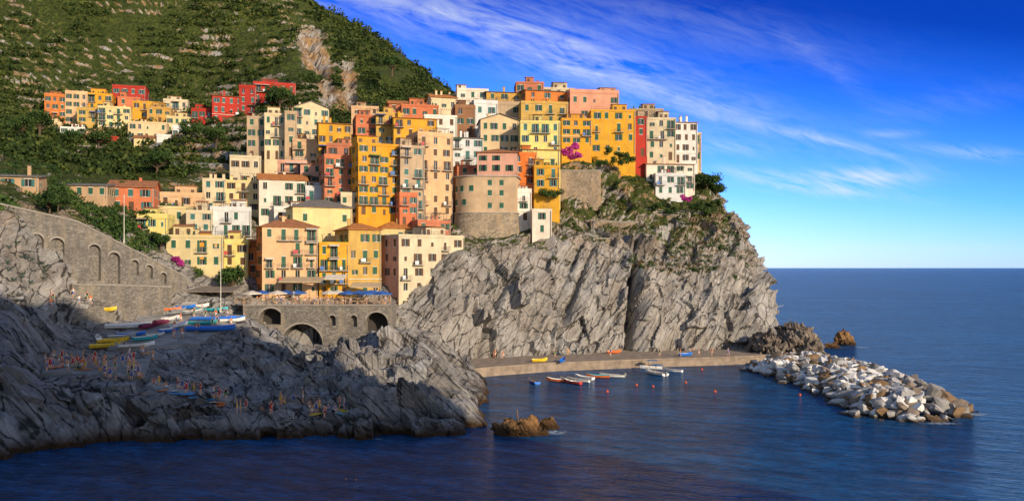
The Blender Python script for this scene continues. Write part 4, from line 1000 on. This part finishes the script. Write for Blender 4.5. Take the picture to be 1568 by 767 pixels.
# ---------------------------------------------------------------- people
def poses():
    P={}
    base=dict(pel=(0,0,.94),sp=(0,.01,1.12),ch=(0,0,1.30),nk=(0,0,1.45),hd=(0,-.01,1.53),ls=(.17,0,1.40),rs=(-.17,0,1.40),le=(.23,.02,1.12),re=(-.23,.02,1.12),lw=(.25,-.06,.88),rw=(-.25,-.06,.88),lh=(.255,-.08,.80),rh=(-.255,-.08,.80),
      lp=(.09,0,.90),rp=(-.09,0,.90),lk=(.11,-.02,.49),rk=(-.11,-.02,.49),la=(.12,.02,.08),ra=(-.12,.02,.08),lt=(.14,-.15,.03),rt=(-.14,-.15,.03))
    P['stand']=base
    b=dict(base); b.update(le=(.33,.08,1.16),lw=(.17,-.05,1.0),lh=(.11,-.09,.98),re=(-.28,-.1,1.2),rw=(-.16,-.3,1.35),rh=(-.13,-.36,1.42)); P['gesture']=b
    b=dict(base); b.update(lk=(.10,-.22,.52),la=(.11,-.12,.10),lt=(.12,-.30,.05),rk=(-.1,.05,.48),ra=(-.11,.30,.14),rt=(-.12,.17,.04),le=(.24,.14,1.14),lw=(.24,.06,.92),lh=(.24,.02,.85),re=(-.24,-.1,1.14),rw=(-.22,-.26,.98),rh=(-.21,-.31,.92)); P['walk']=b
    P['sit']=dict(pel=(0,0,.12),sp=(0,.03,.30),ch=(0,0,.48),nk=(0,-.03,.63),hd=(0,-.06,.71),ls=(.17,0,.58),rs=(-.17,0,.58),le=(.26,-.12,.38),re=(-.26,-.12,.38),lw=(.16,-.36,.42),rw=(-.16,-.36,.42),lh=(.09,-.42,.42),rh=(-.09,-.42,.42),
      lp=(.09,-.02,.11),rp=(-.09,-.02,.11),lk=(.13,-.40,.46),rk=(-.13,-.40,.46),la=(.12,-.62,.08),ra=(-.12,-.62,.08),lt=(.13,-.80,.04),rt=(-.13,-.80,.04))
    return P
RAD=dict(pel=.125,sp=.115,ch=.13,nk=.06,hd=.055,ls=.06,rs=.06,le=.042,re=.042,lw=.03,rw=.03,lh=.036,rh=.036,lp=.10,rp=.10,lk=.06,rk=.06,la=.04,ra=.04,lt=.03,rt=.03)
ED=[('pel','sp'),('sp','ch'),('ch','nk'),('nk','hd'),('ch','ls'),('ls','le'),('le','lw'),('lw','lh'),('ch','rs'),('rs','re'),('re','rw'),('rw','rh'),('pel','lp'),('lp','lk'),('lk','la'),('la','lt'),('pel','rp'),('rp','rk'),('rk','ra'),('ra','rt')]
def body(pose):
    ks=list(pose); idx={k_:i for i,k_ in enumerate(ks)}; V=[Vector(pose[k_]) for k_ in ks]; E_=[(idx[a],idx[b]) for a,b in ED]; rr=[RAD[k_] for k_ in ks]; lab=[k_ for k_ in ks]
    for s in 'lr':
        wv=Vector(pose[s+'w']);hv_=Vector(pose[s+'h']); d=(hv_-wv).normalized(); side=d.cross(Vector((0,0,1)) if abs(d.z)<.8 else Vector((1,0,0))).normalized(); cur=side.cross(d)
        for q,(o,ln) in enumerate(((-.03,.065),(-.01,.08),(.01,.085),(.03,.075))):
            a=hv_+d*.035+side*o; b=a+d*ln*.55; c=b+d*ln*.4+cur*.02; i=len(V); V+= [a,b,c]; rr+=[.011,.0095,.008]; E_+= [(idx[s+'h'],i),(i,i+1),(i+1,i+2)]; lab+=['hand']*3
        a=hv_+side*-.035; b=a+side*-.025+d*.04; i=len(V); V+=[a,b]; rr+=[.012,.009]; E_+=[(idx[s+'h'],i),(i,i+1)]; lab+=['hand']*2
    me=bpy.data.meshes.new('b'); me.from_pydata([tuple(v) for v in V],E_,[]); o=bpy.data.objects.new('b',me); col.objects.link(o)
    o.modifiers.new('s','SKIN'); ss=o.modifiers.new('u','SUBSURF'); ss.levels=1
    for i,sv in enumerate(me.skin_vertices[0].data): sv.radius=(rr[i],rr[i]*(.72 if lab[i] in('ch','sp','pel') else 1)); sv.use_root=(i==idx['pel'])
    dgr=bpy.context.evaluated_depsgraph_get(); dgr.update(); ev=o.evaluated_get(dgr); m2=bpy.data.meshes.new_from_object(ev)
    vs=[v.co.copy() for v in m2.vertices]; fs=[tuple(p.vertices) for p in m2.polygons]
    bpy.data.objects.remove(o); return vs,fs
def person_mesh(pose,bd,c):
    vs,fs=bd; mb=MB(); mb.v=[tuple(v) for v in vs]; mb.f=list(fs)
    bones=[(Vector(pose[a]),Vector(pose[b]),a,b) for a,b in ED]
    for f in fs:
        p=sum((vs[i] for i in f),Vector())/len(f); best=9;lb=None
        for a,b,na,nb_ in bones:
            ab=b-a; t_=max(0,min(1,(p-a).dot(ab)/ab.length_squared)); dd=(p-a-ab*t_).length
            if dd<best: best=dd; lb=(na,nb_,t_)
        na,nb_,t_=lb; m=0
        if na=='pel' and nb_ in('lp','rp') or (na=='pel' and nb_=='sp' and t_<.35) or (na in('lp','rp') and t_<.5): m=1
        elif (na=='pel' and nb_=='sp') or na=='sp' or (na=='ch' and nb_!='nk'): m=2
        mb.m.append(m)
    h=Vector(pose['hd'])+Vector((0,-.01,.11)); n=14;mm=10; i0=len(mb.v)
    for i in range(mm+1):
        th=math.pi*i/mm
        for j in range(n):
            ph=2*math.pi*j/n; x=math.sin(th)*math.cos(ph)*.078; y=math.sin(th)*math.sin(ph)*.098; z=math.cos(th)*.118
            if z<-.04: x*=.82;y*=.88
            if abs(x)<.02 and y<-.05 and -.03<z<.02: y-=.022
            mb.v.append((h.x+x,h.y+y,h.z+z))
    for i in range(mm):
        for j in range(n):
            f=(i0+i*n+j,i0+i*n+(j+1)%n,i0+(i+1)*n+(j+1)%n,i0+(i+1)*n+j); mb.f.append(f)
            p=sum((Vector(mb.v[q]) for q in f),Vector())/4-h; mb.m.append(3 if (p.z>.05 or (p.y>.0 and p.z>-.05)) else 0)
    for sx in (-1,1):
        mb.box(h.x+sx*.03-.011,h.x+sx*.03+.011,h.y-.1,h.y-.088,h.z+.0,h.z+.012,4); mb.box(h.x+sx*.08-.008,h.x+sx*.08+.008,h.y-.015,h.y+.015,h.z-.03,h.z+.03,0)
    mb.box(h.x-.022,h.x+.022,h.y-.094,h.y-.084,h.z-.058,h.z-.048,5)
    return mb.mesh('person',[simple('skin_'+c[0],c[1],.6,3,.1),simple('cloth_'+c[2][0],c[2][1],.8),simple('cloth_'+c[3][0],c[3][1],.8) if c[3] else simple('skin_'+c[0],c[1]),simple('hair_'+c[4][0],c[4][1],.7),simple('eye_dark',(.02,.015,.01)),simple('lips',(.4,.12,.1))],True)
SK=[('light',(.80,.47,.31)),('tan',(.66,.34,.19))]; HR=[('brown',(.06,.03,.015)),('blond',(.35,.22,.08)),('black',(.015,.012,.01))]
CL=[('orange',(.85,.18,.03)),('red',(.6,.05,.04)),('blue',(.04,.12,.45)),('black',(.02,.02,.02)),('white',(.75,.75,.75)),('yellow',(.7,.5,.05)),('green',(.06,.3,.12))]
PO=poses(); BD={k_:body(v) for k_,v in PO.items()}
PM={k_:[] for k_ in PO}; PC={k_:[] for k_ in PO}
for k_ in PO:
    for j in range(4):
        sk_=SK[j%2]; PM[k_].append(person_mesh(PO[k_],BD[k_],(*sk_,CL[(j*3+2)%7],None if j%2 else CL[(j*3+2)%7],HR[j%3])))
    for j in range(3):
        sk_=SK[j%2]; PC[k_].append(person_mesh(PO[k_],BD[k_],(*sk_,CL[(j*2+2)%7],CL[(j*3+4)%7],HR[j%3])))
def person(p,cl=False,pose=None,sc=None):
    pose=pose or R.choice(['stand','stand','stand','gesture','walk','sit']); me=R.choice((PC if cl else PM)[pose])
    o=bpy.data.objects.new('person',me); col.objects.link(o); o.location=p; o.rotation_euler=(0,0,R.uniform(-1.5,1.5)+ (math.pi if R.random()<.3 else 0)); s=sc or R.uniform(.98,1.12); o.scale=(s,s,s)
for i in range(36): person(survey(R.uniform(68,165),R.uniform(552,569)),R.random()<.2)
for i in range(24): person(survey(R.uniform(160,222),R.uniform(553,582)),R.random()<.2)
for i in range(10): person(survey(R.uniform(190,240),R.uniform(536,556)),R.random()<.4)
for i in range(14):
    s=R.random(); person(survey(235+s*120,586+s*28+R.uniform(-2,3)),R.random()<.3)
for px,py,po in [(363,632,'stand'),(368,632,'stand'),(377,630,'walk'),(430,620,'stand'),(436,618,'sit'),(415,634,'gesture'),(464,616,'stand'),(474,632,'walk'),(484,634,'stand'),(489,630,'stand'),(503,628,'sit'),(513,630,'sit'),(520,626,'gesture'),(527,628,'stand'),(478,638,'stand'),(255,592,'sit'),(285,603,'stand'),(400,630,'sit'),(497,640,'stand'),(450,612,'sit')]: person(survey(px,py),pose=po,sc=1.1)
for i in range(60):
    x=R.uniform(372,598); Y=R.uniform(162.2,170); person((*WX(x,Y),zt+.03),True,R.choice(['stand','walk','gesture']))
for px,py in [(1010,545),(1038,545),(1042,546),(1070,545),(1090,545),(758,548),(770,549),(870,545),(935,545),(1115,545),(1060,544),(850,546)]: person(quaypt(px,py),R.random()<.5,R.choice(['stand','walk']))
for i in range(12): person(survey(R.uniform(55,200),R.uniform(455,480)),True,'walk')
for i in range(14): person(survey(R.uniform(250,380),R.uniform(485,520)),True,'walk')
for px,py in [(545,735),(530,734)]:
    X,Y,_=W(*Z0(px,py)); person((X,Y,-1.5),False,'stand',1.0)
for i in range(26):
    x=R.choice([R.uniform(70,220),R.uniform(240,340),R.uniform(470,530)]); y=563 if x<230 else (590+(x-240)*.28 if x<350 else 632)
    p=survey(x,y+R.uniform(-4,6)); mb=MB(); mb.box(-.45,.45,-.9,.9,0,.04); mb.obj('beach_towel',[simple('towel_%d'%(i%5),[(.7,.2,.05),(.05,.3,.6),(.7,.7,.7),(.1,.35,.4),(.7,.5,.05)][i%5])],loc=(p.x,p.y,p.z+.08),rz=R.uniform(0,3))
def umbrella(x,y,z,m,r=1.6):
    mb=MB(); mb.tube((0,0,0),(0,0,2.6),.04,6,1)
    for i in range(8):
        a=i*math.pi/4;b=(i+1)*math.pi/4; A=(r*math.cos(a),r*math.sin(a),2.25);B_=(r*math.cos(b),r*math.sin(b),2.25); mb.tri(A,B_,(0,0,2.85),0); mb.quad(A,B_,(B_[0],B_[1],2.05),(A[0],A[1],2.05),0)
    mb.box(-.3,.3,-.3,.3,0,.08,1); mb.obj('parasol',[m,METAL],loc=(x,y,z))
for px,Y,m in [(550,168,1),(562,166,1),(574,168,1),(586,166,1),(568,172,1),(425,169,3),(438,171,1),(505,170,3),(518,172,3),(402,170,1),(456,170,1),(386,168,3),(533,168,1)]: umbrella(*WX(px,Y),zt+.03,AWN[m],2.0)
def awning(px0,px1,Y,py,m,dp=4):
    a=WX(px0,Y);b=WX(px1,Y); z=W(0,py,Y)[2]; mb=MB()
    mb.quad((a[0],a[1]-dp,z-.9),(b[0],b[1]-dp,z-.9),(b[0],b[1],z),(a[0],a[1],z)); mb.quad((a[0],a[1]-dp,z-1.15),(b[0],b[1]-dp,z-1.15),(b[0],b[1]-dp,z-.9),(a[0],a[1]-dp,z-.9))
    for q in (a,b): mb.tube((q[0],q[1]-dp,zt),(q[0],q[1]-dp,z-.9),.05,6,1)
    mb.obj('restaurant_awning',[m,METAL])
awning(436,500,176,424,AWN[0],5); awning(500,532,178,420,AWN[3],3); awning(275,372,172,438,simple('canvas_grey',(.22,.18,.15)),6); awning(540,585,180,432,AWN[0],3)
def mast(px,py0,py1,Y,name='flagpole'):
    X,_,z0=W(px,py0,Y); z1=W(px,py1,Y)[2]; mb=MB(); mb.tube((X,Y,z0-1),(X,Y,z1),.09,8,0,.05); mb.tube((X-.5,Y,z1-.4),(X+.5,Y,z1-.4),.03,5); mb.box(X-.12,X+.12,Y-.12,Y+.12,z0-1,z0-.2); mb.obj(name,[TRIM])
mast(338,470,400,160); mast(190,365,298,160,'utility_pole'); mast(450,470,445,161.6,'street_lamp'); 
mast(98,45,20,440,'radio_mast')
p=survey(447,640); mb=MB(); 
for s in (-.3,.3): mb.tube((p.x+s,p.y-.6,p.z-3.6),(p.x+s,p.y-.3,p.z+.9),.05,6)
for i in range(12): mb.tube((p.x-.3,p.y-.6+.02*i,p.z-3.3+i*.34),(p.x+.3,p.y-.6+.02*i,p.z-3.3+i*.34),.035,5)
mb.obj('metal_ladder',[TRIM])
for px,py in [(975,590),(1000,592),(1050,586),(1095,600),(1225,605),(1075,566),(930,600)]:
    X,Y,_=W(*Z0(px,py)); mb=MB(); n=8
    for i in range(5):
        for j in range(n):
            f=lambda i,j:(.25*math.sin(math.pi*i/5)*math.cos(2*math.pi*j/n),.25*math.sin(math.pi*i/5)*math.sin(2*math.pi*j/n),.25*math.cos(math.pi*i/5))
            mb.quad(f(i,j),f(i,j+1),f(i+1,j+1),f(i+1,j))
    mb.tube((0,0,.2),(0,0,.4),.04,5); mb.obj('mooring_buoy',[simple('buoy_orange',(.7,.12,.02),.4)],loc=(X,Y,.05))
k=NT('sea_foam'); t=k.t; g=pos(t)
fn=noise(t,g.outputs['Position'],1.6,8,.8,.6); at=k.n('ShaderNodeAttribute'); at.attribute_name='edge'
k.l(ramp(t,math_(t,'MULTIPLY',math_(t,'ADD',fn,.02),at.outputs['Fac']),[(.42,0.0),(.62,.7)]),k.b.inputs['Alpha']); k.b.inputs['Base Color'].default_value=(.65,.72,.78,1); k.b.inputs['Roughness'].default_value=.9; FOAM=k.m
def foam(px,py,rx,ry,rz=0):
    X,Y,_=W(*Z0(px,py)); V=[];E_=[];n=24;m=6
    for i in range(m+1):
        for j in range(n):
            a=2*math.pi*j/n; r=i/m; x=rx*r*math.cos(a);y=ry*r*math.sin(a); V.append((X+x*math.cos(rz)-y*math.sin(rz),Y+x*math.sin(rz)+y*math.cos(rz),.03)); E_.append(1-r*r)
    nobj('sea_foam',V,[(i*n+j,i*n+(j+1)%n,(i+1)*n+(j+1)%n,(i+1)*n+j) for i in range(m) for j in range(n)],[FOAM],False,{'edge':('POINT',E_)})
for f_ in [(1488,634,5,4),(1440,648,6,2.2),(850,662,4,3.5),(1275,532,7,4),(1320,532,5,4),(560,672,5,1.0)]: foam(*f_)

# ---------------------------------------------------------------- sky, sun, camera
w=bpy.data.worlds.new("World"); scene.world=w; w.use_nodes=True; t=w.node_tree
bg=t.nodes['Background']; sk=t.nodes.new('ShaderNodeTexSky'); sk.sky_type='NISHITA'; sk.sun_disc=False; sk.sun_elevation=EL
sx,sy=math.sin(PHI),-math.cos(PHI)
sk.sun_rotation=math.atan2(sx,sy); sk.air_density=1.0; sk.dust_density=.3; sk.ozone_density=1.5; sk.altitude=50
tc=t.nodes.new('ShaderNodeTexCoord'); sp=t.nodes.new('ShaderNodeSeparateXYZ'); t.links.new(tc.outputs['Generated'],sp.inputs[0])
yy=math_(t,'MAXIMUM',sp.outputs[1],.05); U=math_(t,'DIVIDE',sp.outputs[0],yy); V_=math_(t,'DIVIDE',sp.outputs[2],yy)
cv=t.nodes.new('ShaderNodeCombineXYZ'); t.links.new(U,cv.inputs[0]); t.links.new(V_,cv.inputs[1])
def streak(px,py,ang,L,Wd,st):
    u0=(px-CX)/F; v0=(HY-py)/F; a=math.radians(ang); L/=F; Wd/=F
    du=math_(t,'SUBTRACT',U,u0); dv=math_(t,'SUBTRACT',V_,v0)
    al=math_(t,'ADD',math_(t,'MULTIPLY',du,math.cos(a)/L),math_(t,'MULTIPLY',dv,math.sin(a)/L)); ac=math_(t,'ADD',math_(t,'MULTIPLY',du,-math.sin(a)/Wd),math_(t,'MULTIPLY',dv,math.cos(a)/Wd))
    r2=math_(t,'ADD',math_(t,'MULTIPLY',al,al),math_(t,'MULTIPLY',ac,ac))
    return math_(t,'MULTIPLY',math_(t,'EXPONENT',math_(t,'MULTIPLY',r2,-1.0)),st)
tot=None
for s in [(760,60,-18,420,50,.40),(980,120,-20,260,30,.42),(640,15,-12,260,30,.3),(1000,30,-10,300,40,.18),(1190,275,-8,90,11,1.1),(1320,273,2,80,16,1.2),(1280,295,-5,130,9,.5),(1260,215,-13,140,8,.6),(1500,235,-6,90,9,.75),(1370,205,0,40,6,.4),(1120,225,-5,60,14,.4),(1450,160,10,140,22,.12),(1250,90,-35,90,14,.18),(1350,380,0,250,8,.3),(900,100,-5,120,16,.25)]:
    q=streak(*s); tot=q if tot is None else math_(t,'ADD',tot,q)
n1=noise(t,mapping(t,cv.outputs[0],(3.2,22,1),(0,0,math.radians(14))),1.5,9,.62,1.3)
n2=noise(t,mapping(t,cv.outputs[0],(12,46,1),(0,0,math.radians(20))),1.3,8,.68,1.0)
nn=math_(t,'ADD',math_(t,'MULTIPLY',n1,.55),math_(t,'MULTIPLY',n2,.45))
cf=math_(t,'MULTIPLY',tot,ramp(t,nn,[(.38,0.0),(.68,1.0)]),clamp=True)
front=smooth_(t,sp.outputs[1],.06,.3); cf=math_(t,'MULTIPLY',cf,front)
el=math_(t,'MULTIPLY',math_(t,'ADD',V_,math_(t,'MULTIPLY',U,.10)),2.8,clamp=True)
tint=ramp(t,el,[(0.0,(1.25,1.60,3.2)),(.12,(.95,1.40,3.1)),(.4,(.33,.92,2.6)),(.75,(.06,.42,1.75)),(1.0,(.015,.18,1.05))])
tf=math_(t,'MULTIPLY',smooth_(t,sp.outputs[1],.1,.5),smooth_(t,sp.outputs[2],.75,.4))
tint=mixc(t,tf,(1.35,1.25,1.25),tint)
skc=mixc(t,1.0,sk.outputs[0],tint,'MULTIPLY')
skc=mixc(t,cf,skc,(6.0,6.6,7.3))
t.links.new(skc,bg.inputs[0]); bg.inputs[1].default_value=.13
sl=bpy.data.lights.new('sun','SUN'); sl.energy=5.0; sl.angle=math.radians(.5); sl.color=(1,.81,.57)
so=bpy.data.objects.new('sun',sl); col.objects.link(so)
dv=Vector((sx*math.cos(EL),sy*math.cos(EL),math.sin(EL))); so.rotation_euler=dv.to_track_quat('Z','Y').to_euler()
cam=bpy.data.cameras.new('camera'); co=bpy.data.objects.new('camera',cam); col.objects.link(co); co.location=(0,0,CZ); co.rotation_euler=(math.pi/2,0,0)
cam.sensor_width=36; cam.lens=36*F/1568; cam.shift_y=26.5/1568; cam.clip_start=.5; cam.clip_end=200000; scene.camera=co
scene.view_settings.view_transform='Standard'; scene.view_settings.look='None'; scene.view_settings.exposure=0
print('objects',len(bpy.data.objects))
